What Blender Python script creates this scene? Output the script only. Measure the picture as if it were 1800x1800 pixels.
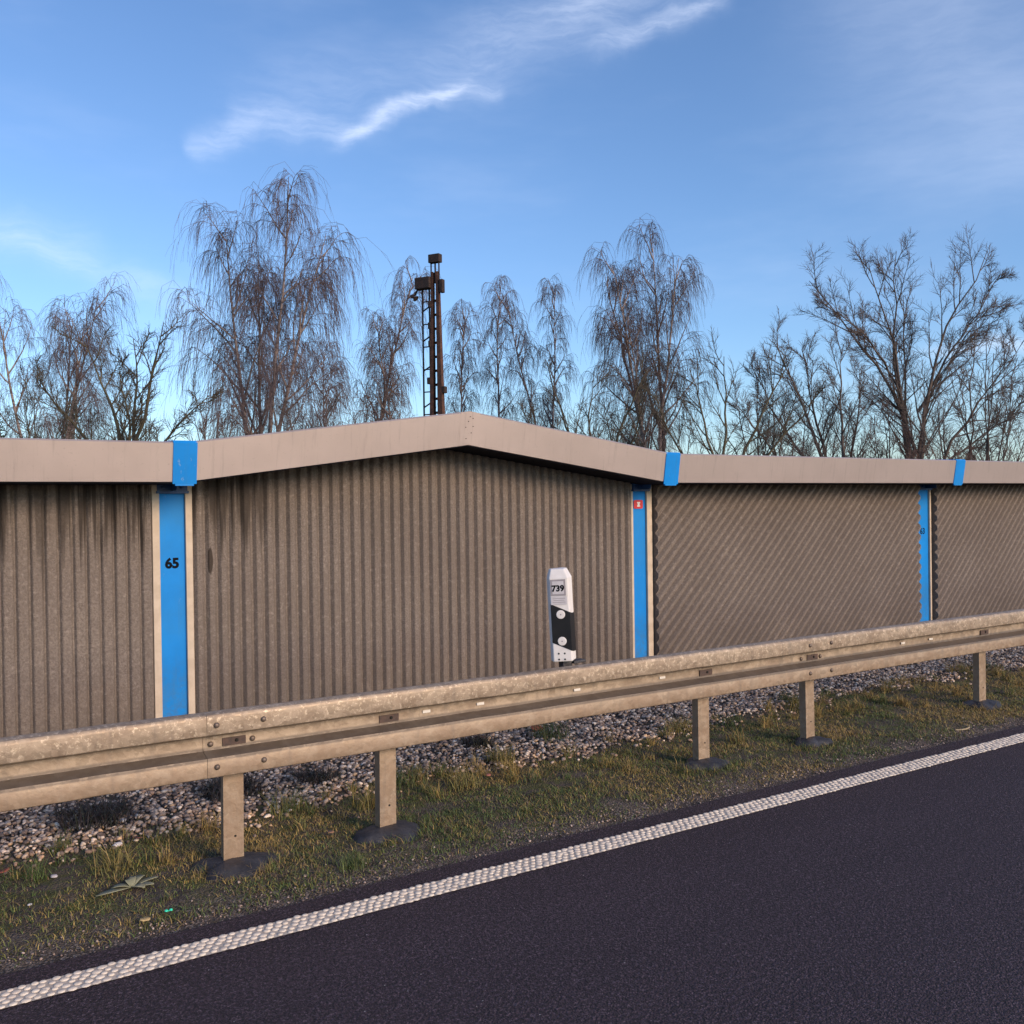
import bpy, math, random
import numpy as np
from mathutils import Matrix, Vector

for o in list(bpy.data.objects):
    bpy.data.objects.remove(o)
S = bpy.context.scene
COL = S.collection
rng = np.random.default_rng(7)
random.seed(7)

# ------------------------------------------------------------------ camera
cam_d = bpy.data.cameras.new('camera')
cam = bpy.data.objects.new('camera', cam_d)
COL.objects.link(cam)
cam_d.sensor_width = 36.0
cam_d.lens = 34.0
cam_d.clip_start = 0.05
cam_d.clip_end = 3000.0
_X = Vector((2627, 48, -1700)).normalized()
_U = Vector((-.014, 1, (48 - 2627 * .014) / 1700)).normalized()
_Y = _U.cross(_X)
_M = Matrix((_X, _Y, _U)).to_4x4()
_M.translation = Vector((0, 0, 1.79))
cam.matrix_world = _M
S.camera = cam
VIEW_YAW = math.atan2(-.5433, .8394)      # heading of the camera's right-hand side

# ------------------------------------------------------------------ light
SUN_AZ = math.radians(164)                # compass style: 0 = +Y, clockwise
SUN_EL = math.radians(20.0)
sun_d = bpy.data.lights.new('sun', 'SUN')
sun = bpy.data.objects.new('sun', sun_d)
COL.objects.link(sun)
sun_d.energy = 2.5
sun_d.angle = math.radians(22)
sun_d.color = (1.0, .73, .50)
sdir = Vector((math.sin(SUN_AZ) * math.cos(SUN_EL), math.cos(SUN_AZ) * math.cos(SUN_EL), math.sin(SUN_EL)))
sun.rotation_euler = sdir.to_track_quat('Z', 'Y').to_euler()

W = bpy.data.worlds.new('World')
S.world = W
W.use_nodes = True
wt = W.node_tree
for n in list(wt.nodes):
    wt.nodes.remove(n)


class NT:
    """small helper to write node trees as expressions"""
    def __init__(self, tree):
        self.t = tree

    def n(self, typ, **kw):
        nd = self.t.nodes.new(typ)
        for k, v in kw.items():
            setattr(nd, k, v)
        return nd

    def set(self, sock, v):
        if isinstance(v, bpy.types.NodeSocket):
            self.t.links.new(v, sock)
        elif v is not None:
            sock.default_value = v

    def m(self, op, a, b=0.0, c=None, clamp=False):
        nd = self.n('ShaderNodeMath', operation=op, use_clamp=clamp)
        self.set(nd.inputs[0], a)
        self.set(nd.inputs[1], b)
        if c is not None:
            self.set(nd.inputs[2], c)
        return nd.outputs[0]

    def mr(self, v, a, b, c=0.0, d=1.0, smooth=True):
        nd = self.n('ShaderNodeMapRange')
        nd.interpolation_type = 'SMOOTHSTEP' if smooth else 'LINEAR'
        self.set(nd.inputs[0], v)
        for i, x in enumerate((a, b, c, d)):
            self.set(nd.inputs[i + 1], x)
        return nd.outputs[0]

    def noise(self, vec, scale, detail=3.0, rough=.55, dist=0.0, out=0):
        nd = self.n('ShaderNodeTexNoise')
        if vec is not None:
            self.set(nd.inputs['Vector'], vec)
        nd.inputs['Scale'].default_value = scale
        nd.inputs['Detail'].default_value = detail
        nd.inputs['Roughness'].default_value = rough
        nd.inputs['Distortion'].default_value = dist
        return nd.outputs[out]

    def vor(self, vec, scale, feature='F1', out='Distance', rand=1.0):
        nd = self.n('ShaderNodeTexVoronoi', feature=feature)
        if vec is not None:
            self.set(nd.inputs['Vector'], vec)
        nd.inputs['Scale'].default_value = scale
        nd.inputs['Randomness'].default_value = rand
        return nd.outputs[out]

    def xyz(self, v):
        nd = self.n('ShaderNodeSeparateXYZ')
        self.set(nd.inputs[0], v)
        return nd.outputs

    def vec(self, x, y, z):
        nd = self.n('ShaderNodeCombineXYZ')
        for i, q in enumerate((x, y, z)):
            self.set(nd.inputs[i], q)
        return nd.outputs[0]

    def vm(self, op, a, b):
        nd = self.n('ShaderNodeVectorMath', operation=op)
        self.set(nd.inputs[0], a)
        self.set(nd.inputs[1], b)
        return nd.outputs[0]

    def mix(self, f, a, b, blend='MIX'):
        nd = self.n('ShaderNodeMix', data_type='RGBA', blend_type=blend)
        nd.clamp_factor = True
        self.set(nd.inputs[0], f)
        for s, v in ((nd.inputs[6], a), (nd.inputs[7], b)):
            if isinstance(v, (tuple, list)) and len(v) == 3:
                v = (*v, 1.0)
            self.set(s, v)
        return nd.outputs[2]


def build_sky():
    N = NT(wt)
    out = N.n('ShaderNodeOutputWorld')
    bg = N.n('ShaderNodeBackground')
    bg.inputs[1].default_value = .15
    sky = N.n('ShaderNodeTexSky', sky_type='NISHITA')
    sky.sun_disc = False
    sky.sun_elevation = SUN_EL
    sky.sun_rotation = SUN_AZ
    sky.altitude = 100
    sky.air_density = 1.0
    sky.dust_density = .6
    sky.ozone_density = 4.8
    hs = N.n('ShaderNodeHueSaturation')
    hs.inputs['Saturation'].default_value = 1.0
    hs.inputs['Hue'].default_value = .503
    N.set(hs.inputs['Color'], sky.outputs[0])
    tc = N.n('ShaderNodeTexCoord')
    x, y, z = N.xyz(tc.outputs['Generated'])
    az = N.m('ARCTAN2', x, y)
    el = N.m('ARCSINE', z)
    p = N.vec(az, el, 0.0)
    # ragged edges: the coordinates themselves are pushed about by noise
    d1 = N.n('ShaderNodeTexNoise')
    N.set(d1.inputs['Vector'], p)
    d1.inputs['Scale'].default_value = 16
    d1.inputs['Detail'].default_value = 6
    off = N.vm('MULTIPLY', N.vm('SUBTRACT', d1.outputs['Color'], (.5, .5, .5)), (.050, .036, 0))
    q = N.vm('ADD', p, off)
    total = None
    fibres = []
    for ang in (.42, -.30):
        mp = N.n('ShaderNodeMapping')
        N.set(mp.inputs[0], q)
        mp.inputs['Rotation'].default_value = (0, 0, -ang)
        mp.inputs['Scale'].default_value = (14, 70, 1)
        fibres.append(N.mr(N.noise(mp.outputs[0], 1.6, 5, .62), .28, .72, .25, 1.0))
    qx, qy, _qz = N.xyz(q)
    # (azimuth, elevation) from - to, half width, strength, fibre angle
    strokes = [
        ((.388, .350), (.524, .410), .0070, .50, .42),
        ((.515, .408), (.568, .405), .0080, .16, .1),
        ((.435, .366), (.300, .372), .014, .22, -.1),
        ((.325, .360), (.262, .340), .012, .24, .3),
        ((.500, .418), (.700, .492), .036, .17, .9),
        ((.655, .434), (.800, .476), .0090, .30, .3),
        ((.030, .275), (.270, .196), .012, .14, -.3),
        ((-.05, .255), (.170, .250), .022, .11, -.3),
        ((.90, .52), (1.10, .30), .095, .15, -.7),
        ((.60, .470), (.78, .50), .028, .15, .5),
        ((.965, .140), (1.10, .139), .0065, .35, 0),
        ((.28, .385), (.55, .425), .030, .10, .2),
    ]
    for (a, b, w, s, fa) in strokes:
        ax, ay = a
        bx, by = b
        L = math.hypot(bx - ax, by - ay)
        th = math.atan2(by - ay, bx - ax)
        dx = N.m('SUBTRACT', qx, ax)
        dy = N.m('SUBTRACT', qy, ay)
        sx = N.m('ADD', N.m('MULTIPLY', dx, math.cos(th) / L), N.m('MULTIPLY', dy, math.sin(th) / L))
        nx = N.m('ADD', N.m('MULTIPLY', dx, -math.sin(th) / w), N.m('MULTIPLY', dy, math.cos(th) / w))
        g = N.m('EXPONENT', N.m('MULTIPLY', N.m('MULTIPLY', nx, nx), -1.0))
        e = N.m('MULTIPLY', N.mr(sx, -.12, .35), N.mr(sx, 1.12, .86))
        fib = N.m('ADD', N.m('MULTIPLY', fibres[0 if fa > -.15 else 1], .35 if w > .05 else .75), .65 if w > .05 else .25)
        v = N.m('MULTIPLY', N.m('MULTIPLY', g, e), N.m('MULTIPLY', fib, s))
        total = v if total is None else N.m('ADD', total, v)
    # very faint veil everywhere in the sky
    mp = N.n('ShaderNodeMapping')
    N.set(mp.inputs[0], p)
    mp.inputs['Rotation'].default_value = (0, 0, .35)
    mp.inputs['Scale'].default_value = (1.2, 4.0, 1)
    veil = N.mr(N.noise(mp.outputs[0], 2.0, 5, .6), .45, .85, 0, .12)
    total = N.m('MINIMUM', N.m('ADD', total, veil), .9)
    colr = N.mix(total, hs.outputs[0], (5.6, 6.1, 7.3))
    N.set(bg.inputs[0], colr)
    N.t.links.new(bg.outputs[0], out.inputs[0])


build_sky()
S.view_settings.view_transform = 'Standard'
S.view_settings.look = 'None'
S.view_settings.exposure = 0.42
S.view_settings.gamma = 1.0
S.view_settings.use_curve_mapping = False
S.cycles.max_bounces = 4
S.cycles.diffuse_bounces = 3
S.cycles.transparent_max_bounces = 8


# ------------------------------------------------------------------ materials
def material(name, fn):
    m = bpy.data.materials.new(name)
    m.use_nodes = True
    t = m.node_tree
    b = t.nodes['Principled BSDF']
    N = NT(t)
    g = t.nodes.new('ShaderNodeNewGeometry')
    fn(N, b, g.outputs['Position'])
    return m


def bump(N, b, h, strength=.4, dist=.01):
    bn = N.n('ShaderNodeBump')
    bn.inputs['Strength'].default_value = strength
    bn.inputs['Distance'].default_value = dist
    N.set(bn.inputs['Height'], h)
    N.t.links.new(bn.outputs[0], b.inputs['Normal'])


def simple(name, c1, c2, scale=20, rough=.6, metal=0.0, bmp=.0, bscale=60, bdist=.004, spec=None):
    def fn(N, b, P):
        f = N.mr(N.noise(P, scale, 5, .6), .3, .7)
        N.set(b.inputs['Base Color'], N.mix(f, c1, c2))
        b.inputs['Roughness'].default_value = rough
        b.inputs['Metallic'].default_value = metal
        if spec is not None:
            b.inputs['Specular IOR Level'].default_value = spec
        if bmp:
            bump(N, b, N.noise(P, bscale, 4), bmp, bdist)
    return material(name, fn)


M = {}


def f_asphalt(N, b, P):
    ax, ay, az_ = N.xyz(P)
    big = N.noise(N.vec(N.m('MULTIPLY', ax, .25), ay, 0.0), 1.6, 5, .65)
    fine = N.vor(P, 150, out='Color')
    fr = N.xyz(fine)[0]
    g1 = N.noise(P, 260, 2)
    base = N.mix(N.mr(big, .3, .7), (.038, .024, .034), (.060, .039, .051))
    stone = N.mix(N.mr(fr, .55, 1.0), base, (.130, .095, .116))
    stone = N.mix(N.mr(N.noise(P, 62, 3, .75), .44, .58), stone, (.022, .017, .021))
    speck = N.mr(N.xyz(N.vor(P, 46, out='Color'))[1], .972, .985)
    near = N.mr(N.vor(P, 46), .16, .10)
    stone = N.mix(N.m('MULTIPLY', speck, near), stone, (.45, .43, .42))
    N.set(b.inputs['Base Color'], stone)
    b.inputs['Roughness'].default_value = .78
    b.inputs['Specular IOR Level'].default_value = .35
    h = N.m('ADD', N.vor(P, 120), N.m('MULTIPLY', g1, .7))
    bump(N, b, h, 1.0, .008)


M['asphalt'] = material('asphalt', f_asphalt)


def f_paint(N, b, P):
    f = N.noise(P, 30, 5, .65)
    c = N.mix(N.mr(f, .35, .65), (.86, .75, .60), (.74, .63, .50))
    c = N.mix(N.mr(N.noise(P, 3.0, 4), .5, .8, 0, .30), c, (.50, .45, .42))
    c = N.mix(N.mr(N.noise(P, 11, 5, .7), .52, .68, 0, .45), c, (.40, .34, .30))
    N.set(b.inputs['Base Color'], c)
    b.inputs['Roughness'].default_value = .75
    bump(N, b, N.noise(P, 240, 2), .3, .003)


M['line'] = material('road_paint', f_paint)
M['line_base'] = simple('road_paint_base', (.66, .57, .46), (.48, .41, .33), 40, .8)


def f_soil(N, b, P):
    a = N.noise(P, 5, 5, .65)
    c = N.mix(N.mr(a, .3, .7), (.050, .039, .032), (.115, .090, .072))
    gr = N.mr(N.noise(N.vm('ADD', P, (3, 7, 0)), 7, 5, .6), .42, .62)
    y = N.xyz(P)[1]
    band = N.m('MULTIPLY', N.mr(y, 4.35, 4.75), N.mr(y, 6.1, 5.5))
    c = N.mix(N.m('MULTIPLY', gr, band), c, (.080, .084, .022))
    grit = N.vor(P, 95, out='Color')
    near_road = N.mr(y, 4.75, 4.35)
    c = N.mix(N.m('MULTIPLY', near_road, N.mr(N.xyz(grit)[0], .6, .95)), c, (.22, .185, .165))
    N.set(b.inputs['Base Color'], c)
    b.inputs['Roughness'].default_value = .95
    bump(N, b, N.m('ADD', N.vor(P, 90), N.noise(P, 40, 5)), .9, .015)


M['soil'] = material('verge_soil', f_soil)
M['far_ground'] = simple('field_ground', (.06, .06, .03), (.10, .08, .05), .3, .95)


def f_attr(rough, sheen=0.0, trans=0.0):
    def fn(N, b, P):
        at = N.n('ShaderNodeAttribute', attribute_name='tint')
        c = N.mix(N.mr(N.noise(P, 90, 3), .3, .7), at.outputs['Color'], (.5, .5, .5))
        nd = N.mix(.10, at.outputs['Color'], c)
        N.set(b.inputs['Base Color'], nd)
        b.inputs['Roughness'].default_value = rough
        b.inputs['Specular IOR Level'].default_value = .25
    return fn


M['stones'] = material('gravel_stone', f_attr(.75))
M['grass'] = material('grass_blade', f_attr(.65))
M['leaf'] = material('dead_leaf', f_attr(.6))


def f_concrete(N, b, P):
    x, y, z = N.xyz(P)
    pore = N.vor(P, 85)
    big = N.noise(P, 1.3, 5, .6)
    c = N.mix(N.mr(big, .3, .7), (.185, .152, .128), (.232, .195, .166))
    c = N.mix(N.mr(N.noise(P, 75, 3, .7), .35, .65), c, (.150, .124, .106))
    c = N.mix(N.mr(N.noise(P, 28, 4, .7), .50, .75, 0, .6), c, (.34, .29, .25))
    # water runs: long thin streaks hanging from the top edge
    st = N.noise(N.vec(N.m('MULTIPLY', x, 9.0), 0.0, N.m('MULTIPLY', z, .45)), 1.0, 4, .6)
    where = N.mr(N.noise(N.vec(x, 3.3, 0.0), .8, 2), .30, .50)
    length = N.m('ADD', 2.55, N.m('MULTIPLY', N.noise(N.vec(N.m('MULTIPLY', x, 15.0), 9.0, 0.0), 1.0, 3, .7), -2.3))
    runs = N.m('MULTIPLY', N.mr(z, length, N.m('ADD', length, .40)), N.mr(st, .40, .52))
    left = N.mr(x, 3.4, 2.4, .12, 1.0)
    c = N.mix(N.m('MULTIPLY', N.m('MULTIPLY', runs, left), N.m('MULTIPLY', where, .92)), c, (.046, .037, .031))
    # one wet lens-shaped patch beside the first blue pillar
    ex = N.m('DIVIDE', N.m('SUBTRACT', N.m('ADD', x, N.m('MULTIPLY', N.noise(P, 9, 3), .02)), 2.225), .021)
    ez = N.m('DIVIDE', N.m('SUBTRACT', z, 1.375), .12)
    d = N.m('ADD', N.m('MULTIPLY', ex, ex), N.m('MULTIPLY', ez, ez))
    c = N.mix(N.mr(d, 1.1, .6, 0, .9), c, (.045, .035, .028))
    # patchy darker tone low on the wall
    low = N.m('MULTIPLY', N.mr(z, .75, .15), N.mr(N.noise(P, 2.2, 4), .25, .7))
    c = N.mix(N.m('MULTIPLY', low, .5), c, (.115, .098, .088))
    N.set(b.inputs['Base Color'], c)
    b.inputs['Roughness'].default_value = .93
    b.inputs['Specular IOR Level'].default_value = .2
    bump(N, b, N.m('ADD', pore, N.noise(P, 110, 3)), .5, .006)


M['concrete'] = material('porous_concrete', f_concrete)
M['edge'] = simple('smooth_concrete_edge', (.50, .41, .31), (.60, .50, .39), 9, .8, bmp=.2)


def f_coping(N, b, P):
    x, y, z = N.xyz(P)
    c = N.mix(N.mr(N.noise(P, 2.2, 5), .3, .7), (.455, .385, .355), (.49, .415, .385))
    st = N.noise(N.vec(N.m('MULTIPLY', x, 22.0), 0.0, N.m('MULTIPLY', z, 1.6)), 1.0, 5, .7)
    c = N.mix(N.mr(st, .53, .74, 0, .55), c, (.30, .255, .235))
    sp = N.mr(N.noise(P, 55, 3, .7), .62, .74, 0, .5)
    c = N.mix(sp, c, (.30, .26, .24))
    N.set(b.inputs['Base Color'], c)
    b.inputs['Metallic'].default_value = .45
    N.set(b.inputs['Roughness'], N.mr(N.noise(P, 9, 4), .3, .7, .38, .42))
    bump(N, b, N.noise(P, 160, 2), .08, .002)


M['coping'] = material('coated_coping_sheet', f_coping)


def f_blue(N, b, P):
    c = N.mix(N.mr(N.noise(P, 3, 5), .35, .7), (.008, .215, .62), (.009, .245, .70))
    c = N.mix(N.mr(N.noise(P, 1.4, 5, .65), .4, .75, 0, .55), c, (.030, .200, .46))
    grime = N.m('MULTIPLY', N.mr(N.xyz(P)[2], .75, .05), N.mr(N.noise(P, 13, 5, .7), .35, .7))
    c = N.mix(N.m('MULTIPLY', grime, .5), c, (.09, .13, .17))
    sc = N.mr(N.noise(N.vm('MULTIPLY', P, (1, 1, .35)), 26, 4, .7), .64, .73, 0, .6)
    c = N.mix(sc, c, (.22, .36, .52))
    gr = N.mr(N.noise(N.vec(N.m('MULTIPLY', N.xyz(P)[0], 30.0), 0.0, N.m('MULTIPLY', N.xyz(P)[2], 1.5)), 1.0, 4), .5, .8, 0, .35)
    c = N.mix(gr, c, (.045, .19, .38))
    N.set(b.inputs['Base Color'], c)
    b.inputs['Roughness'].default_value = .5
    b.inputs['Specular IOR Level'].default_value = .14


M['blue'] = material('blue_paint', f_blue)
M['soffit'] = simple('black_soffit', (.008, .009, .014), (.014, .015, .022), 5, .9, spec=.1)  # kept near-black so the shade under the coping turns deeper
M['blue_dark'] = simple('dark_blue_paint', (.012, .05, .15), (.02, .08, .22), 8, .5)


def f_galv(N, b, P):
    x, y, z = N.xyz(P)
    flake = N.vor(N.vm('MULTIPLY', P, (1, 1, 1.3)), 34, out='Color')
    fl = N.xyz(flake)[0]
    c = N.mix(N.mr(fl, .1, .9), (.300, .236, .172), (.400, .318, .236))
    dirt = N.mr(N.noise(P, 7, 6, .7), .40, .66)
    c = N.mix(N.m('MULTIPLY', dirt, .65), c, (.220, .160, .112))
    lich = N.m('MULTIPLY', N.mr(N.noise(P, 48, 5, .75), .54, .62), N.mr(z, .62, .74))
    c = N.mix(N.m('MULTIPLY', lich, .55), c, (.74, .62, .47))
    film = N.m('MULTIPLY', N.mr(z, .62, .50), N.mr(N.noise(P, 14, 5, .7), .3, .6, .35, .9))
    c = N.mix(N.m('MULTIPLY', film, .6), c, (.315, .215, .140))
    # darker in the groove and on its ledge
    groove = N.m('MULTIPLY', N.mr(z, .563, .575), N.mr(z, .628, .612))
    c = N.mix(N.m('MULTIPLY', groove, .72), c, (.070, .058, .050))
    run = N.mr(N.noise(N.vec(N.m('MULTIPLY', x, 18.0), 1.0, N.m('MULTIPLY', z, 2.0)), 1.0, 4), .52, .75, 0, .5)
    c = N.mix(run, c, (.19, .155, .125))
    N.set(b.inputs['Base Color'], c)
    b.inputs['Metallic'].default_value = .35
    N.set(b.inputs['Roughness'], N.mr(fl, 0, 1, .46, .62))
    bump(N, b, N.m('ADD', N.noise(P, 45, 4), N.m('MULTIPLY', fl, .25)), .35, .004)


M['galv'] = material('weathered_galvanised_steel', f_galv)
M['bolt'] = simple('bolt_steel', (.20, .155, .125), (.11, .085, .07), 60, .55, .5)
M['slot'] = simple('dark_rusty_plate', (.10, .062, .05), (.055, .040, .036), 35, .7, .2, .3)
M['black_hole'] = simple('hole_black', (.012, .011, .01), (.02, .018, .016), 30, .9)
M['reflector'] = simple('white_reflector', (.75, .72, .66), (.62, .58, .52), 30, .35)
M['bitumen'] = simple('bitumen_mat', (.020, .020, .024), (.045, .045, .052), 14, .55, 0, .5, 30, .012)
M['plastic_w'] = simple('white_plastic', (.80, .78, .76), (.72, .69, .66), 12, .45)
M['plastic_b'] = simple('black_plastic', (.008, .008, .009), (.014, .013, .014), 12, .4)
M['plate_grey'] = simple('grey_plate', (.30, .28, .30), (.36, .33, .35), 20, .5)
M['plate_light'] = simple('pale_plate', (.62, .60, .62), (.54, .52, .54), 20, .5)
M['ink'] = simple('black_lettering', (.006, .007, .010), (.009, .009, .011), 20, .8, spec=.05)
M['red'] = simple('red_plate', (.62, .02, .025), (.52, .015, .02), 20, .5)
M['sign_white'] = simple('white_lettering', (.78, .74, .72), (.70, .66, .64), 20, .5)


def f_rust(N, b, P):
    a = N.noise(P, 6, 6, .7)
    c = N.mix(N.mr(a, .35, .65), (.048, .021, .014), (.115, .050, .029))
    c = N.mix(N.mr(N.noise(P, 26, 4), .5, .7, 0, .7), c, (.025, .016, .014))
    N.set(b.inputs['Base Color'], c)
    b.inputs['Roughness'].default_value = .85
    bump(N, b, N.noise(P, 40, 4), .4, .01)


M['rust'] = material('rusty_steel', f_rust)
M['rust_dark'] = simple('dark_rusty_steel', (.020, .014, .013), (.045, .026, .020), 8, .85)


def f_birch(N, b, P):
    x, y, z = N.xyz(P)
    n = N.noise(N.vec(N.m('MULTIPLY', x, 3.0), N.m('MULTIPLY', y, 3.0), N.m('MULTIPLY', z, 7.0)), 1.0, 5, .7)
    c = N.mix(N.mr(n, .48, .62), (.29, .235, .215), (.085, .064, .058))
    N.set(b.inputs['Base Color'], c)
    b.inputs['Roughness'].default_value = .85


M['birch_bark'] = material('birch_bark', f_birch)
M['birch_twig'] = simple('birch_twig', (.105, .078, .082), (.155, .112, .112), 1.2, .85)
M['bark'] = simple('grey_brown_bark', (.075, .058, .050), (.125, .098, .082), 2.5, .9)
M['twig'] = simple('grey_brown_twig', (.078, .062, .058), (.115, .092, .082), 1.2, .9)
M['olive_bark'] = simple('mossy_bark', (.055, .048, .030), (.105, .088, .052), 2.5, .9)
M['olive_twig'] = simple('mossy_twig', (.060, .052, .040), (.095, .080, .058), 1.2, .9)
M['red_twig'] = simple('red_brown_twig', (.090, .056, .048), (.130, .082, .066), 1.2, .9)
M['needle'] = simple('pine_needle', (.012, .030, .014), (.028, .055, .022), 6, .7)
M['mullein'] = simple('felted_leaf', (.20, .205, .13), (.28, .28, .19), 30, .8, 0, .3)
M['glass'] = simple('green_glass', (.02, .55, .33), (.05, .75, .5), 20, .15)
M['straw'] = simple('dry_straw', (.42, .34, .22), (.34, .27, .17), 20, .7)
M['bird'] = simple('dark_feather', (.03, .03, .033), (.05, .048, .05), 20, .8)


# ------------------------------------------------------------------ mesh helpers
class MB:
    def __init__(self):
        self.v = []
        self.f = []

    def add(self, vs, fs):
        k = len(self.v)
        self.v.extend([tuple(p) for p in vs])
        self.f.extend([tuple(i + k for i in q) for q in fs])
        return self

    def box(self, x0, x1, y0, y1, z0, z1):
        vs = [(x, y, z) for z in (z0, z1) for y in (y0, y1) for x in (x0, x1)]
        return self.add(vs, [(0, 2, 3, 1), (4, 5, 7, 6), (0, 1, 5, 4), (2, 6, 7, 3), (0, 4, 6, 2), (1, 3, 7, 5)])

    def hexa(self, a, b):
        """a and b: two quads (4 points each) joined into a closed body"""
        return self.add(list(a) + list(b), [(0, 3, 2, 1), (4, 5, 6, 7), (0, 1, 5, 4), (1, 2, 6, 5), (2, 3, 7, 6), (3, 0, 4, 7)])

    def prism(self, prof, x0, x1, closed=True):
        """profile of (y, z) drawn along x"""
        n = len(prof)
        vs = [(x0, y, z) for y, z in prof] + [(x1, y, z) for y, z in prof]
        fs = [(i, (i + 1) % n, n + (i + 1) % n, n + i) for i in range(n if closed else n - 1)]
        if closed:
            fs += [tuple(range(n - 1, -1, -1)), tuple(range(n, 2 * n))]
        return self.add(vs, fs)

    def lathe(self, prof, n, axis_o=(0, 0, 0), axis='z'):
        """prof of (r, h)"""
        vs, fs = [], []
        for r, h in prof:
            for k in range(n):
                a = 2 * math.pi * k / n
                p = (r * math.cos(a), r * math.sin(a), h)
                if axis == 'y':
                    p = (p[0], -h, p[1])
                vs.append((p[0] + axis_o[0], p[1] + axis_o[1], p[2] + axis_o[2]))
        for i in range(len(prof) - 1):
            for k in range(n):
                fs.append((i * n + k, i * n + (k + 1) % n, (i + 1) * n + (k + 1) % n, (i + 1) * n + k))
        fs.append(tuple(range(n - 1, -1, -1)))
        m = (len(prof) - 1) * n
        fs.append(tuple(range(m, m + n)))
        return self.add(vs, fs)

    def mesh(self, name):
        me = bpy.data.meshes.new(name)
        me.from_pydata(self.v, [], self.f)
        me.update()
        return me

    def build(self, name, mat, parent=None, smooth=False, bevel=0.0):
        me = self.mesh(name)
        o = obj(name, me, mat, parent, smooth)
        if bevel:
            bv = o.modifiers.new('bevel', 'BEVEL')
            bv.width = bevel
            bv.segments = 2
            bv.limit_method = 'ANGLE'
        return o


def obj(name, me, mat, parent=None, smooth=False):
    if mat is not None and not me.materials:
        me.materials.append(M[mat])
    if smooth:
        me.polygons.foreach_set('use_smooth', [True] * len(me.polygons))
    o = bpy.data.objects.new(name, me)
    COL.objects.link(o)
    o.parent = parent
    return o


def empty(name, loc=(0, 0, 0), rz=0.0):
    o = bpy.data.objects.new(name, None)
    o.empty_display_size = .2
    COL.objects.link(o)
    o.location = loc
    o.rotation_euler = (0, 0, rz)
    return o


def tag(o, label, cat=None, group=None, kind=None):
    if label:
        o['label'] = label
    if cat:
        o['category'] = cat
    if group:
        o['group'] = group
    if kind:
        o['kind'] = kind
    return o


def np_mesh(name, V, F, tint=None):
    """V (n,3), F (m,k) numpy arrays, all faces of one size"""
    me = bpy.data.meshes.new(name)
    n, k = F.shape
    me.vertices.add(len(V))
    me.vertices.foreach_set('co', np.ascontiguousarray(V, dtype=np.float32).ravel())
    me.loops.add(n * k)
    me.loops.foreach_set('vertex_index', np.ascontiguousarray(F, dtype=np.int32).ravel())
    me.polygons.add(n)
    me.polygons.foreach_set('loop_start', np.arange(0, n * k, k, dtype=np.int32))
    me.polygons.foreach_set('loop_total', np.full(n, k, dtype=np.int32))
    me.update(calc_edges=True)
    if tint is not None:
        at = me.color_attributes.new('tint', 'FLOAT_COLOR', 'POINT')
        c = np.ones((len(V), 4), dtype=np.float32)
        c[:, :3] = tint
        at.data.foreach_set('color', c.ravel())
    return me


def text_mesh(txt, size, mat, parent, name, offset=.0):
    cu = bpy.data.curves.new(name, 'FONT')
    cu.body = txt
    cu.size = size
    cu.align_x = 'CENTER'
    cu.align_y = 'CENTER'
    cu.extrude = .0006
    cu.offset = offset
    cu.resolution_u = 3
    t = bpy.data.objects.new(name + '_curve', cu)
    COL.objects.link(t)
    bpy.context.view_layer.update()
    me = bpy.data.meshes.new_from_object(t.evaluated_get(bpy.context.evaluated_depsgraph_get()))
    bpy.data.objects.remove(t)
    bpy.data.curves.remove(cu)
    return obj(name, me, mat, parent)


# value noise for terrain and scattering
_tab = np.random.default_rng(3).random((256, 256))


def vnoise(x, y, s):
    x = np.asarray(x, float) * s + 57.3
    y = np.asarray(y, float) * s + 91.7
    i = np.floor(x).astype(int)
    j = np.floor(y).astype(int)
    u = x - i
    v = y - j
    u = u * u * (3 - 2 * u)
    v = v * v * (3 - 2 * v)
    g = lambda a, b: _tab[a % 256, b % 256]
    return (g(i, j) * (1 - u) + g(i + 1, j) * u) * (1 - v) + (g(i, j + 1) * (1 - u) + g(i + 1, j + 1) * u) * v


def fbm(x, y, s):
    return (vnoise(x, y, s) + .5 * vnoise(x, y, s * 2.1) + .25 * vnoise(x, y, s * 4.3)) / 1.75


def verge_h(x, y):
    base = np.interp(y, [4.2, 4.3, 4.6, 4.9, 6.0, 8.0, 9.0], [-.035, -.022, -.006, .0, .02, .07, .07])
    amp = np.interp(y, [4.2, 4.5, 5.5], [.006, .02, .035])
    return base + amp * (fbm(x, y, 3.0) - .5) + .012 * (vnoise(x, y, 14) - .5)


def gravel_edge(x):
    """where the grass gives way to the gravel bed"""
    return 5.62 + .55 * (fbm(x, np.full_like(np.asarray(x, float), 2.0), .9) - .5) * 2 + .25 * (vnoise(x, np.full_like(np.asarray(x, float), 8.0), 4) - .5)


# ------------------------------------------------------------------ setting: ground, road, verge
g = MB()
g.add([(-900, -900, -.12), (900, -900, -.12), (900, 900, -.12), (-900, 900, -.12)], [(0, 1, 2, 3)])
tag(g.build('ground', 'far_ground'), 'flat dull ground reaching to the horizon', kind='structure')

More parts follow.
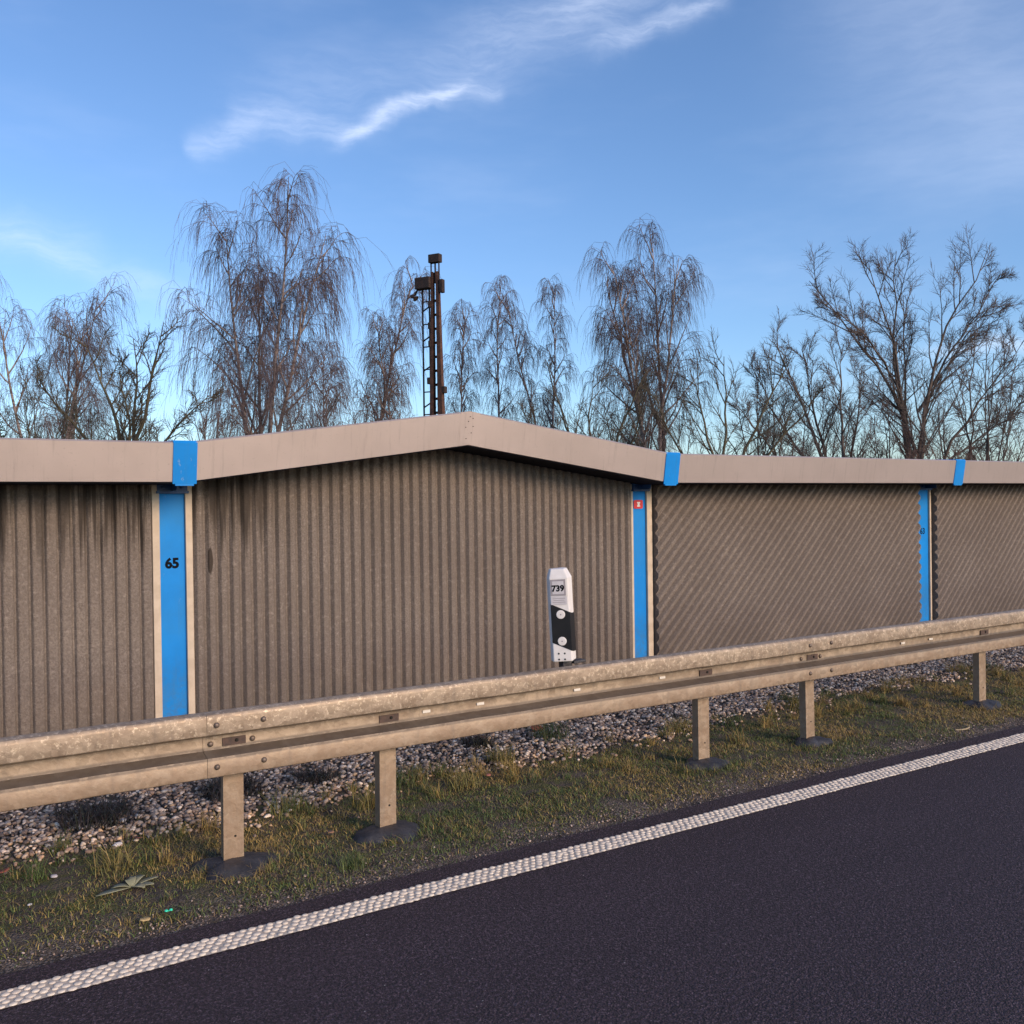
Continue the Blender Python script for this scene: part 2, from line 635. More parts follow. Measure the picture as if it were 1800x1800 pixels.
r = MB()
xs = [-150] + [q * .25 for q in range(-12, 61)] + [300]
edge = [4.225 + .018 * (float(vnoise(q, 1.0, 2.5)) - .5) + .008 * (float(vnoise(q, 4.0, 9)) - .5) for q in xs]
vs, fs = [], []
for q, e in zip(xs, edge):
    vs += [(q, -14, 0), (q, e, 0), (q, e + .025, -.09)]
for i in range(len(xs) - 1):
    a, b2 = 3 * i, 3 * i + 3
    fs += [(a, b2, b2 + 1, a + 1), (a + 1, b2 + 1, b2 + 2, a + 2)]
r.add(vs, fs)
tag(r.build('road', 'asphalt'), 'dark purple grey asphalt road surface in the foreground', kind='structure')

ln = MB()
ln.add([(-150, 3.925, .004), (300, 3.925, .004), (300, 4.072, .004), (-150, 4.072, .004)], [(0, 1, 2, 3)])
line = tag(ln.build('edge_line', 'line_base'), 'white studded edge line painted along the road', kind='structure')
# the raised drops of the profiled marking
pit = .0400
V, F = [], []
prof = [(.0, .0062), (.50, .0058), (.82, .0042), (1.0, .0)]
nx_, ny_ = int(15 / pit), 5
base_ring = []
sides = 8
for i in range(nx_):
    for j in range(ny_):
        cx = -1.2 + i * pit + (j % 2) * pit * .5 + random.gauss(0, .0035)
        cy = 3.938 + j * .0305 + random.gauss(0, .0030)
        rr = .0170 * random.uniform(.75, 1.15)
        hh = random.uniform(.75, 1.1)
        ex = random.uniform(.92, 1.08)
        k = len(V)
        V.append((cx, cy, .005 + prof[0][1] * hh * .8))
        for (pr, ph) in prof[1:]:
            for s in range(sides):
                a = 2 * math.pi * s / sides
                V.append((cx + rr * pr * ex * math.cos(a), cy + rr * .92 * pr * math.sin(a), .005 + ph * hh * .8))
        for s in range(sides):
            F.append((k, k + 1 + s, k + 1 + (s + 1) % sides))
        for q in range(2):
            for s in range(sides):
                a, b2 = k + 1 + q * sides + s, k + 1 + q * sides + (s + 1) % sides
                F.append((a, a + sides, b2 + sides, b2))
mb = MB()
mb.v, mb.f = V, F
tag(mb.build('line_studs', 'line', line, True), 'raised white drops of the edge line', kind='stuff')

# verge terrain
gx = np.concatenate([np.linspace(-60, -2, 30)[:-1], np.arange(-2, 14, .04), np.linspace(14, 160, 60)])
gy = np.concatenate([np.arange(4.17, 6.6, .04), np.linspace(6.6, 9.0, 16)])
GX, GY = np.meshgrid(gx, gy, indexing='ij')
GZ = verge_h(GX, GY)
nx, ny = GX.shape
V = np.stack([GX, GY, GZ], -1).reshape(-1, 3)
idx = np.arange(nx * ny).reshape(nx, ny)
F = np.stack([idx[:-1, :-1], idx[1:, :-1], idx[1:, 1:], idx[:-1, 1:]], -1).reshape(-1, 4)
vg = obj('verge', np_mesh('verge', V, F), 'soil', None, True)
tag(vg, 'earthy roadside verge between the road and the wall', kind='structure')


def scatter_stones(name, n, xr, yr, size, pal, keep, parent=None, squash=.65, sink=.25):
    t = (1 + 5 ** .5) / 2
    iv = np.array([(-1, t, 0), (1, t, 0), (-1, -t, 0), (1, -t, 0), (0, -1, t), (0, 1, t), (0, -1, -t), (0, 1, -t),
                   (t, 0, -1), (t, 0, 1), (-t, 0, -1), (-t, 0, 1)]) / math.sqrt(1 + t * t)
    fi = np.array([(0, 11, 5), (0, 5, 1), (0, 1, 7), (0, 7, 10), (0, 10, 11), (1, 5, 9), (5, 11, 4), (11, 10, 2), (10, 7, 6),
                   (7, 1, 8), (3, 9, 4), (3, 4, 2), (3, 2, 6), (3, 6, 8), (3, 8, 9), (4, 9, 5), (2, 4, 11), (6, 2, 10), (8, 6, 7), (9, 8, 1)])
    x = rng.uniform(*xr, n)
    y = rng.uniform(*yr, n)
    k = keep(x, y)
    x, y = x[k], y[k]
    n = len(x)
    sz = size[0] + (size[1] - size[0]) * rng.random(n) ** 2.2
    sc = np.stack([sz * rng.uniform(.8, 1.3, n), sz * rng.uniform(.7, 1.1, n), sz * squash * rng.uniform(.7, 1.2, n)], -1)
    v = iv[None] * rng.uniform(.75, 1.2, (n, 12, 1)) * sc[:, None, :]
    a = rng.uniform(0, 6.28, n)
    tl = rng.normal(0, .35, n)
    ca, sa = np.cos(a)[:, None], np.sin(a)[:, None]
    ct, stt = np.cos(tl)[:, None], np.sin(tl)[:, None]
    vx = v[..., 0] * ct - v[..., 2] * stt
    vz = v[..., 0] * stt + v[..., 2] * ct
    X = vx * ca - v[..., 1] * sa + x[:, None]
    Y = vx * sa + v[..., 1] * ca + y[:, None]
    Z = vz + (verge_h(x, y) + sz * squash * (1 - sink) * .6 + rng.uniform(0, .008, n))[:, None]
    V = np.stack([X, Y, Z], -1).reshape(-1, 3)
    F = (fi[None] + (np.arange(n) * 12)[:, None, None]).reshape(-1, 3)
    pal = np.array(pal)
    c = pal[rng.integers(0, len(pal), n)] * rng.uniform(.65, 1.3, (n, 1))
    tint = np.repeat(c, 12, 0)
    return obj(name, np_mesh(name, V, F, tint), 'stones', parent)


PAL = [(.58, .44, .33), (.74, .58, .45), (.40, .28, .20), (.32, .21, .15), (.62, .41, .24), (.20, .15, .125), (.50, .39, .31),
       (.84, .70, .56), (.42, .27, .18), (.32, .25, .20), (.13, .095, .08), (.085, .062, .055)]
tag(scatter_stones('gravel', 31000, (-.4, 11.5), (5.1, 6.55), (.010, .022), PAL,
                   lambda x, y: y > gravel_edge(x) + rng.normal(0, .10, len(x))),
    'pale mixed gravel bed along the foot of the wall', 'gravel', kind='stuff')
tag(scatter_stones('gravel', 6500, (-3, 16), (6.5, 7.95), (.020, .038), PAL, lambda x, y: x > -9),
    'coarser gravel close against the wall', 'gravel', kind='stuff')
PAL2 = [(.34, .25, .20), (.24, .17, .14), (.46, .36, .30), (.13, .095, .08)]
tag(scatter_stones('grit', 7000, (-.6, 11), (4.24, 4.75), (.003, .0085), PAL2,
                   lambda x, y: rng.random(len(x)) < np.clip(1.1 - (y - 4.24) / .35, .06, 1) * (.25 + 1.1 * fbm(x, y, 2.2))),
    'fine grey grit along the crumbling asphalt edge', 'grit', kind='stuff')


# ------------------------------------------------------------------ grass
def blades(x, y, h, lean, width, col, z=None, segs=2):
    """flat curved blades, arrays per blade -> verts, quads, tints"""
    n = len(x)
    a = rng.uniform(0, 2 * math.pi, n)
    dx, dy = np.cos(a), np.sin(a)
    b = a + rng.uniform(-.9, .9, n) + math.pi / 2
    wx, wy = np.cos(b), np.sin(b)
    z0 = verge_h(x, y) - .004 if z is None else z
    vs = []
    for s in range(segs + 1):
        t = s / segs
        cx = x + dx * lean * h * t ** 1.8
        cy = y + dy * lean * h * t ** 1.8
        cz = z0 + h * t * (1 - .35 * np.clip(lean, 0, 2) * t)
        w = width * (1 - t) ** .8 + .0003
        vs.append(np.stack([cx - wx * w, cy - wy * w, cz], -1))
        vs.append(np.stack([cx + wx * w, cy + wy * w, cz], -1))
    V = np.stack(vs, 1)
    m = 2 * (segs + 1)
    f = np.array([(2 * s, 2 * s + 1, 2 * s + 3, 2 * s + 2) for s in range(segs)])
    F = (f[None] + (np.arange(n) * m)[:, None, None]).reshape(-1, 4)
    return V.reshape(-1, 3), F, np.repeat(col, m, 0)


def grass_colours(x, y, dryness=0.0):
    n = len(x)
    f = fbm(x, y, 1.9) + rng.normal(0, .15, n) + dryness + .03
    green = np.array((.070, .112, .022))
    olive = np.array((.165, .165, .032))
    straw = np.array((.34, .235, .070))
    brown = np.array((.15, .10, .058))
    c = np.where((f < .46)[:, None], green, np.where((f < .64)[:, None], olive, straw))
    c = np.where((rng.random(n) < .22)[:, None], brown, c)
    return c * rng.uniform(.65, 1.35, (n, 1))


n = 285000
x = rng.uniform(-.7, 12.5, n)
y = rng.uniform(4.27, 6.25, n)
e = gravel_edge(x)
dens = np.clip((y - 4.27) / .16, 0, 1) * np.clip((e + .10 - y) / .25, 0, 1) * np.clip(fbm(x, y, 4.0) * 3.0 - .65, 0.06, 1) * np.clip(fbm(x + 30, y, 1.1) * 2.6 - .35, .25, 1)
k = rng.random(n) < dens
x, y = x[k], y[k]
hh = rng.uniform(.010, .034, len(x)) * (.45 + 1.2 * fbm(x, y, 2.6))
parts = [blades(x, y, hh, rng.uniform(.3, 1.4, len(x)), rng.uniform(.0014, .0030, len(x)), grass_colours(x, y))]
# tufts
nt = 330
tx = rng.uniform(-.4, 12, nt)
ty = rng.uniform(4.45, 6.1, nt)
te = gravel_edge(tx)
kk = (ty < te + .12)
tx, ty = tx[kk], ty[kk]
for q in range(len(tx)):
    near_gravel = ty[q] > te[q] - .55
    m = int(rng.integers(20, 60) * (1.5 if near_gravel else .8))
    rad = rng.uniform(.025, .07)
    ox, oy = rng.normal(0, rad * .5, m), rng.normal(0, rad * .5, m)
    H = rng.uniform(.07, .15) if near_gravel else rng.uniform(.03, .065)
    dry = rng.choice([-.16, .0, .16, .24])
    parts.append(blades(tx[q] + ox, ty[q] + oy, H * rng.uniform(.5, 1.1, m), rng.uniform(.2, 1.1, m), rng.uniform(.0011, .0022, m),
                        grass_colours(np.full(m, tx[q]), np.full(m, ty[q]), dry)))
for q in (1.435, 2.285, 4.655, 5.735, 7.955):
    for k_ in range(9):
        an = rng.uniform(0, 6.28)
        cx_, cy_ = q + .21 * math.cos(an), 4.83 + .17 * math.sin(an)
        m = 34
        parts.append(blades(cx_ + rng.normal(0, .03, m), cy_ + rng.normal(0, .022, m), rng.uniform(.03, .075, m), rng.uniform(.3, 1.4, m), rng.uniform(.0011, .0022, m),
                            grass_colours(np.full(m, cx_), np.full(m, cy_), rng.choice([-.15, 0, .15]))))
# fallen straw lying flat
m = 900
x, y = rng.uniform(-.4, 11, m), rng.uniform(4.35, 5.9, m)
parts.append(blades(x, y, rng.uniform(.012, .02, m), rng.uniform(3, 8, m), rng.uniform(.0008, .0016, m),
                    np.array((.30, .24, .14)) * rng.uniform(.6, 1.2, (m, 1))))
V, F, T, o_ = [], [], [], 0
for v, f, t in parts:
    V.append(v)
    F.append(f + o_)
    T.append(t)
    o_ += len(v)
m = 9000
x, y = rng.uniform(-.6, 11.5, m), rng.uniform(4.26, 6.1, m)
lp = np.array([(.13, .075, .045), (.075, .050, .038), (.20, .13, .075), (.055, .034, .028), (.17, .075, .045), (.28, .21, .14)])
parts.append(blades(x, y, rng.uniform(.006, .014, m), rng.uniform(.8, 2.4, m), rng.uniform(.003, .008, m), lp[rng.integers(0, 6, m)] * rng.uniform(.6, 1.2, (m, 1)), segs=2))
gr = obj('grass', np_mesh('grass', np.concatenate(V), np.concatenate(F), np.concatenate(T)), 'grass')
tag(gr, 'short patchy winter grass, moss and dry straw on the verge', 'grass', kind='stuff')


def tuft(name, px, py, h, n, rad, col, label, cat, group=None, lean=(.25, 1.0), wid=(.0014, .0026)):
    x = px + np.clip(rng.normal(0, rad * .5, n), -rad * .75, rad * .75)
    y = py + np.clip(rng.normal(0, rad * .5, n), -rad * .75, rad * .75)
    c = np.array(col)[rng.integers(0, len(col), n)] * rng.uniform(.7, 1.3, (n, 1))
    v, f, t = blades(x, y, h * rng.uniform(.45, 1.1, n), rng.uniform(*lean, n), rng.uniform(*wid, n), c)
    o = obj(name, np_mesh(name, v, f, t), 'grass')
    return tag(o, label, cat, group)


GRN = [(.045, .082, .018), (.075, .105, .022), (.12, .12, .03)]
YEL = [(.24, .19, .05), (.17, .145, .035), (.11, .11, .028), (.30, .22, .08)]
DRK = [(.035, .022, .020), (.055, .034, .028), (.028, .030, .014)]
GT = 'larger grass tufts on the verge'
tuft('grass_tuft', 4.20, 6.0, .22, 200, .16, GRN + YEL[2:3], 'tall green grass tuft in the gravel beside the large orange leaf', 'grass tuft', GT)
tuft('grass_tuft', 3.05, 5.32, .17, 150, .12, YEL, 'straw yellow grass tuft beside the small red leaf', 'grass tuft', GT)
tuft('grass_tuft', 2.40, 5.30, .17, 150, .13, YEL, 'yellow tuft just right of the second rail post', 'grass tuft', GT)
tuft('grass_tuft', 3.55, 5.65, .18, 190, .10, YEL, 'golden grass tuft in front of the orange leaf', 'grass tuft', GT)
tuft('grass_tuft', 2.75, 5.62, .17, 170, .17, GRN, 'dark green tuft at the gravel edge between two posts', 'grass tuft', GT)
tuft('grass_tuft', .92, 5.15, .16, 130, .12, YEL, 'ochre grass tuft near the white pebbles at the left', 'grass tuft', GT)
tuft('grass_tuft', 1.93, 4.52, .09, 170, .085, GRN, 'fresh green tuft in front of the second post base', 'grass tuft', GT)
tuft('grass_tuft', 1.95, 5.45, .17, 150, .14, GRN + YEL[:1], 'mixed green and straw tuft right of the first post', 'grass tuft', GT)
tuft('grass_tuft', 5.15, 5.62, .16, 140, .14, YEL, 'yellowish tuft between the third and fourth posts', 'grass tuft', GT)
tuft('grass_tuft', 6.55, 5.60, .15, 150, .18, YEL, 'broad ochre tuft right of the fourth post', 'grass tuft', GT)
WG = 'dark withered weeds at the gravel edge'
for (px, py, h, nn, rd, lb) in [(.98, 5.92, .17, 520, .24, 'blackish withered weed clump in the gravel at the far left'),
                                (1.78, 6.00, .17, 480, .20, 'dark brown withered weed clump right of the first post'),
                                (2.32, 5.95, .13, 300, .15, 'reddish black withered weeds behind the second post'),
                                (3.62, 6.10, .12, 340, .11, 'dark withered weeds left of the orange leaf')]:
    tuft('weed_clump', px, py, h, nn, rd, DRK, lb, 'weeds', WG, (.2, 1.6), (.002, .005))

# mullein rosette: pale felted leaves lying in the grass
rs = empty('mullein_rosette', (.95, 4.83, float(verge_h(.95, 4.83)) + .012))
tag(rs, 'pale grey green felted leaf rosette lying in the grass at left', 'plant')
for ang, L, wd, up in [(3.35, .17, .022, .01), (3.0, .09, .020, .03), (1.9, .055, .018, .055), (.75, .10, .020, .055), (.30, .135, .016, .02),
                       (-.35, .10, .024, .012), (-.9, .075, .022, .02), (1.25, .08, .015, .06)]:
    mb = MB()
    vs, fs = [], []
    for s in range(7):
        t = s / 6
        w = wd * (math.sin(math.pi * min(1, .12 + t * .86)) ** .7)
        zz = .45 * up * math.sin(t * 2.6) + .004
        c_ = (L * t * math.cos(ang), L * t * math.sin(ang))
        px_, py_ = -math.sin(ang) * w, math.cos(ang) * w
        vs += [(c_[0] - px_, c_[1] - py_, zz + .006), (c_[0], c_[1], zz), (c_[0] + px_, c_[1] + py_, zz + .006)]
    for s in range(6):
        a = 3 * s
        fs += [(a, a + 1, a + 4, a + 3), (a + 1, a + 2, a + 5, a + 4)]
    mb.add(vs, fs)
    o = mb.build('leaf', 'mullein', rs, True)
    sm = o.modifiers.new('thick', 'SOLIDIFY')
    sm.thickness = .003


def leaf_litter(px, py, size, rot, col, label, curl=.35):
    pts = [(-.5, 0), (-.35, .2), (-.1, .34), (.15, .26), (.35, .30), (.5, .04), (.36, -.2), (.12, -.3), (-.12, -.24), (-.34, -.22)]
    vs = [(0, 0, .004)] + [(a * size, b * size, .006 + curl * size * (abs(a) ** 2 + .5 * abs(b)) * random.uniform(.5, 1)) for a, b in pts]
    fs = [(0, i, i % len(pts) + 1) for i in range(1, len(pts) + 1)]
    me = np_mesh('fallen_leaf', np.array(vs), np.array(fs), np.array(col))
    o = obj('fallen_leaf', me, 'leaf')
    sm = o.modifiers.new('thick', 'SOLIDIFY')
    sm.thickness = .0015
    o.location = (px, py, float(verge_h(px, py)) + .022)
    o.rotation_euler = (random.uniform(.1, .35), random.uniform(-.2, .2), rot)
    tag(o, label, 'leaf', 'fallen leaves on the verge')


leaf_litter(4.22, 6.22, .13, .3, (.52, .13, .05), 'large orange fallen leaf on the gravel below the rail')
leaf_litter(3.74, 6.22, .085, 1.4, (.40, .09, .045), 'smaller rust red leaf on the gravel left of the large orange one')
leaf_litter(3.28, 5.40, .055, .8, (.48, .17, .11), 'small pinkish red leaf among yellow grass tufts')
leaf_litter(.46, 5.36, .06, .2, (.30, .085, .05), 'dull red leaf at the left edge of the picture')
leaf_litter(1.10, 5.42, .07, 2.0, (.24, .085, .055), 'brown red leaf beside the white pebbles')
leaf_litter(2.00, 4.95, .06, 1.0, (.42, .22, .12), 'light orange leaf behind the second post mat')
leaf_litter(.92, 4.42, .055, .5, (.55, .40, .18), 'curled yellow leaf near the asphalt edge at left')


def pebble(px, py, sz, col, label):
    v = MB()
    t_ = random.uniform(0, 6)
    prof = [(.45, -.45), (.85, -.2), (1.0, .1), (.8, .4), (.35, .58)]
    v.lathe(prof, 8)
    vs = np.array(v.v) * rng.uniform(.85, 1.15, (len(v.v), 1)) * np.array((sz * 1.2, sz * .9, sz * .75))
    me = bpy.data.meshes.new('pebble')
    me.from_pydata(vs.tolist(), [], v.f)
    at = me.color_attributes.new('tint', 'FLOAT_COLOR', 'POINT')
    at.data.foreach_set('color', np.tile((*col, 1), (len(vs), 1)).astype(np.float32).ravel())
    o = obj('pebble', me, 'stones', None, True)
    o.location = (px, py, float(verge_h(px, py)) + sz * .45)
    o.rotation_euler = (0, 0, t_)
    tag(o, label, 'stone', 'pale single stones on the verge')


pebble(1.00, 5.42, .026, (.72, .68, .66), 'white pebble, the largest one in the grass left of the first post')
pebble(1.10, 5.80, .022, (.72, .68, .64), 'white pebble by the dark withered weeds at left')
pebble(.92, 5.72, .015, (.66, .60, .56), 'small cream pebble left of the dark weeds')
pebble(.66, 5.18, .018, (.50, .46, .47), 'flat greyish pebble in the grass at far left')
pebble(.52, 4.88, .010, (.66, .62, .60), 'tiny white pebble at the left picture edge')
pebble(1.95, 5.45, .016, (.72, .68, .64), 'white pebble by the yellow tuft right of the second post')

gl = MB()
for dx in (-.009, .011):
    gl.lathe([(.004, -.003), (.0085, 0), (.007, .005), (.003, .007)], 7, (dx, 0, .01))
gl.box(-.008, .010, -.002, .002, .008, .011)
o = gl.build('glass_shard', 'glass')
o.location = (1.03, 4.46, float(verge_h(1.03, 4.46)) + .012)
tag(o, 'tiny bright turquoise shard in the grass near the edge line', 'shard')

tw = MB()
pts = [(-.09, .02, .012), (-.05, -.008, .014), (0, -.02, .016), (.05, -.012, .02), (.095, .018, .026)]
for a, b2 in zip(pts[:-1], pts[1:]):
    w = .004
    tw.hexa([(a[0], a[1] - w, a[2] - w), (a[0], a[1] + w, a[2] - w), (a[0], a[1] + w, a[2] + w), (a[0], a[1] - w, a[2] + w)],
            [(b2[0], b2[1] - w, b2[2] - w), (b2[0], b2[1] + w, b2[2] - w), (b2[0], b2[1] + w, b2[2] + w), (b2[0], b2[1] - w, b2[2] + w)])
o = tw.build('twig', 'straw')
o.location = (7.05, 4.43, float(verge_h(7.05, 4.43)))
tag(o, 'pale curved twig lying on bare soil at the right', 'twig')

# ------------------------------------------------------------------ guard rail
GR = empty('guard_rail', (1.43, 4.83, 0))
tag(GR, 'weathered galvanised steel guard rail on posts along the road', 'guard rail')


def loc(o):
    o.location = Vector(o.location) - Vector(GR.location)
    return o


YB = 4.822                                  # back of the beam
# half profile of the two-wave beam: (depth towards the road, height), sheet drawn as a closed thin shell
front = [(.000, .795), (.030, .7995), (.062, .798), (.076, .792), (.083, .782), (.085, .772), (.085, .703), (.083, .696), (.077, .692),
         (.014, .676), (.009, .671), (.0075, .662), (.0075, .614), (.0095, .606), (.015, .602), (.076, .586), (.082, .583), (.085, .576),
         (.085, .498), (.083, .490), (.077, .486), (.050, .482), (.002, .480)]


def beam(x0, x1, proud):
    th = .003
    pf = [(YB - d - proud, z) for d, z in front]
    pts = np.array(pf)
    tan = np.gradient(pts, axis=0)
    nrm = np.stack([tan[:, 1], -tan[:, 0]], -1)
    nrm /= np.linalg.norm(nrm, axis=1)[:, None]
    if nrm[6, 0] > 0:
        nrm = -nrm
    back = pts - nrm * th
    prof_ = [tuple(p) for p in pts] + [tuple(p) for p in back[::-1]]
    n_ = len(prof_)
    m_ = int((x1 - x0) / .15)
    mb = MB()
    vs, fs = [], []
    sag = rng.normal(0, .0009, m_ + 1)
    for i in range(m_ + 1):
        q = x0 + (x1 - x0) * i / m_
        for (yy, zz) in prof_:
            vs.append((q, yy + sag[i], zz + .7 * sag[-i]))
    for i in range(m_):
        for j in range(n_):
            a, b2 = i * n_ + j, i * n_ + (j + 1) % n_
            fs.append((a, b2, b2 + n_, a + n_))
    h_ = len(pts)
    for s in range(h_ - 1):
        e0 = (s, s + 1, n_ - 2 - s, n_ - 1 - s)
        fs.append(e0[::-1])
        fs.append(tuple(q + m_ * n_ for q in e0))
    mb.add(vs, fs)
    return mb


bolt_mesh = MB().lathe([(.014, 0), (.0145, .003), (.0125, .008), (.007, .011), (.002, .0118)], 10, (0, 0, 0), 'y').mesh('bolt')
bolt_mesh.materials.append(M['bolt'])
bolt_mesh.polygons.foreach_set('use_smooth', [True] * len(bolt_mesh.polygons))
joints = [-7.30, -3.005, 1.288, 5.583, 9.878, 14.17]
for i, (a, b2) in enumerate(zip(joints[:-1], joints[1:])):
    o = beam(a, b2 + (.30 if i < 4 else 0), .0 if i % 2 else .0045).build('beam', 'galv', GR, True)
    loc(o)
    es = o.modifiers.new('split', 'EDGE_SPLIT')
    es.split_angle = math.radians(26)
    if i >= 1:
        pr = .0052
        for dx, z, d in [(.045, .742, .0855), (.278, .742, .0855), (.035, .636, .0095), (.245, .636, .0095), (.045, .538, .0855), (.278, .538, .0855)]:
            q = bpy.data.objects.new('bolt', bolt_mesh)
            COL.objects.link(q)
            q.parent = o
            q.location = (a + dx, YB - d - pr + .001, z)

posts = [-5.0, -2.86, -.60, 1.435, 2.285, 4.655, 5.735, 7.955, 10.02, 12.3]
pm = MB()
# folded sigma post: closed thin-walled section, the flat front facing the road
sec = [(-.050, 0), (.050, 0), (.050, .058), (.036, .058), (.036, .052), (.044, .052), (.044, .006), (-.044, .006), (-.044, .052), (-.036, .052),
       (-.036, .058), (-.050, .058)]
n_ = len(sec)
vs = [(x_, y_, -.3) for x_, y_ in sec] + [(x_, y_, .74) for x_, y_ in sec]
fs = [(i, (i + 1) % n_, n_ + (i + 1) % n_, n_ + i) for i in range(n_)]
pm.add(vs, fs)
post_me = pm.mesh('post')
post_me.materials.append(M['galv'])
hole_me = MB().lathe([(.006, 0), (.006, .0012), (.003, .0016)], 8, (0, 0, 0), 'y').mesh('bolt_hole')
hole_me.materials.append(M['black_hole'])
plate_me = MB().box(-.058, .058, -.004, 0, .618, .658).mesh('slot_plate')
plate_me.materials.append(M['slot'])
pb_me = MB().lathe([(.009, 0), (.009, .004), (.005, .007)], 8, (0, 0, 0), 'y').mesh('plate_bolt')
pb_me.materials.append(M['black_hole'])
for q in posts:
    p = bpy.data.objects.new('post', post_me)
    COL.objects.link(p)
    p.parent = GR
    p.location = (q, YB + .004, 0)
    p.rotation_euler = (random.gauss(0, .006), random.gauss(.004, .005), random.gauss(0, .05))
    loc(p)
    h = bpy.data.objects.new('bolt_hole', hole_me)
    COL.objects.link(h)
    h.parent = p
    h.location = (.008, -.0002, .155)
    s = bpy.data.objects.new('slot_plate', plate_me)
    COL.objects.link(s)
    s.parent = GR
    s.location = (q + .005, YB - .0145, 0)
    loc(s)
    h = bpy.data.objects.new('plate_bolt', pb_me)
    COL.objects.link(h)
    h.parent = s
    h.location = (.012, -.004, .640)
ref_me = MB().box(-.024, .024, -.005, 0, -.0075, .0075).mesh('reflector')
ref_me.materials.append(M['reflector'])
for q in (2.52, 2.872, 3.57, 4.268, 6.82, 7.19):
    s = bpy.data.objects.new('reflector', ref_me)
    COL.objects.link(s)
    s.parent = GR
    s.location = (q, YB - .0145, .646)
    loc(s)

# bitumen mats round the posts
for q, rr, lb in [(1.435, .225, 'round black bitumen mat at the foot of the leftmost rail post'),
                  (2.285, .215, 'round black bitumen mat at the foot of the second rail post, half overgrown'),
                  (4.655, .20, 'black bitumen mat at the foot of the third rail post from the left'),
                  (5.735, .17, 'low black bitumen mat below the bolted rail joint at right'),
                  (7.955, .22, 'black bitumen mat at the foot of the rightmost rail post')]:
    n1, n2 = 28, 5
    vs, fs = [(0, 0, .045)], []
    for i in range(1, n2 + 1):
        t = i / n2
        for k2 in range(n1):
            a = 2 * math.pi * k2 / n1
            rad = rr * t * (1 + .13 * math.sin(3 * a + q * 5) + .09 * math.sin(5 * a + q) + .05 * math.sin(11 * a + 3 * q))
            vs.append((rad * math.cos(a), rad * .78 * math.sin(a), .045 * (1 - t ** 2.2) + .006 * math.sin(4 * a + q * 3) * t + random.gauss(0, .002) - (.03 if i == n2 else 0)))
    for k2 in range(n1):
        fs.append((0, 1 + k2, 1 + (k2 + 1) % n1))
    for i in range(n2 - 1):
        for k2 in range(n1):
            a, b2 = 1 + i * n1 + k2, 1 + i * n1 + (k2 + 1) % n1
            fs.append((a, a + n1, b2 + n1, b2))
    mb = MB()
    mb.add(vs, fs)
    o = mb.build('post_mat', 'bitumen', None, True)
    o.location = (q + .01, YB + .01, float(verge_h(q, YB)) + .002)
    tag(o, lb, 'mat', 'bitumen mats round the rail posts')

# ------------------------------------------------------------------ delineator post on the rail
DP = empty('delineator_post', (3.588, 4.93, .78), 0)
tag(DP, 'white plastic delineator post with slanted black band above the rail', 'delineator')
DP.rotation_euler = (0, math.radians(-3.0), 0)
P0, P1, P2 = (-.088, .02), (.004, -.052), (.078, .005)
sec = [P0, P1, P2, (.066, .060), (-.070, .075)]


def shrink(s, k_, dy):
    cx = sum(p[0] for p in s) / len(s)
    cy = sum(p[1] for p in s) / len(s)
    return [(cx + (p[0] - cx) * k_, cy + (p[1] - cy) * k_ + dy) for p in s]


mb = MB()
rings = [(sec, .03), (sec, .555), (shrink(sec, .72, .012), .612)]
vs = [(x_, y_, z_) for s_, z_ in rings for x_, y_ in s_]
fs = []
for i in range(2):
    for j in range(5):
        a, b2 = i * 5 + j, i * 5 + (j + 1) % 5
        fs.append((a, b2, b2 + 5, a + 5))
fs += [(4, 3, 2, 1, 0), (10, 11, 12, 13, 14)]
mb.add(vs, fs)
mb.build('body', 'plastic_w', DP, False, .006)
nl = Vector((P1[1] - P0[1], -(P1[0] - P0[0]), 0)).normalized()
nr = Vector((P2[1] - P1[1], -(P2[0] - P1[0]), 0)).normalized()


def face_pt(t, z, lift):
    """t 0..1 on the left face, 1..2 on the right face"""
    if t <= 1:
        x_ = P0[0] + (P1[0] - P0[0]) * t
        y_ = P0[1] + (P1[1] - P0[1]) * t
        n_ = nl
    else:
        x_ = P1[0] + (P2[0] - P1[0]) * (t - 1)
        y_ = P1[1] + (P2[1] - P1[1]) * (t - 1)
        n_ = nr
    if abs(t - 1) < 1e-6:
        n_ = (nl + nr).normalized() * 1.2
    return (x_ + n_.x * lift, y_ + n_.y * lift, z)


mb = MB()
vs, fs = [], []
ts = [0, .2, .4, .6, .8, .94, 1.0, 1.08, 1.3, 1.6, 1.98]
drop = lambda t: float(np.interp(t, [0, .5, 1, 1.5, 2], [0, .026, .054, .066, .067]))
for t in ts:
    vs += [face_pt(t, .152 - drop(t), .0025), face_pt(t, .395 - drop(t), .0025)]
for i in range(len(ts) - 1):
    fs.append((2 * i, 2 * i + 2, 2 * i + 3, 2 * i + 1))
mb.add(vs, fs)
o = mb.build('black_band', 'plastic_b', DP)
sm = o.modifiers.new('thick', 'SOLIDIFY')
sm.thickness = .0015
ang_l = math.atan2(P1[1] - P0[1], P1[0] - P0[0])


def on_left(o, t, z, lift):
    p = face_pt(t, z, lift)
    o.parent = DP
    o.location = p
    o.rotation_euler = (0, 0, ang_l)


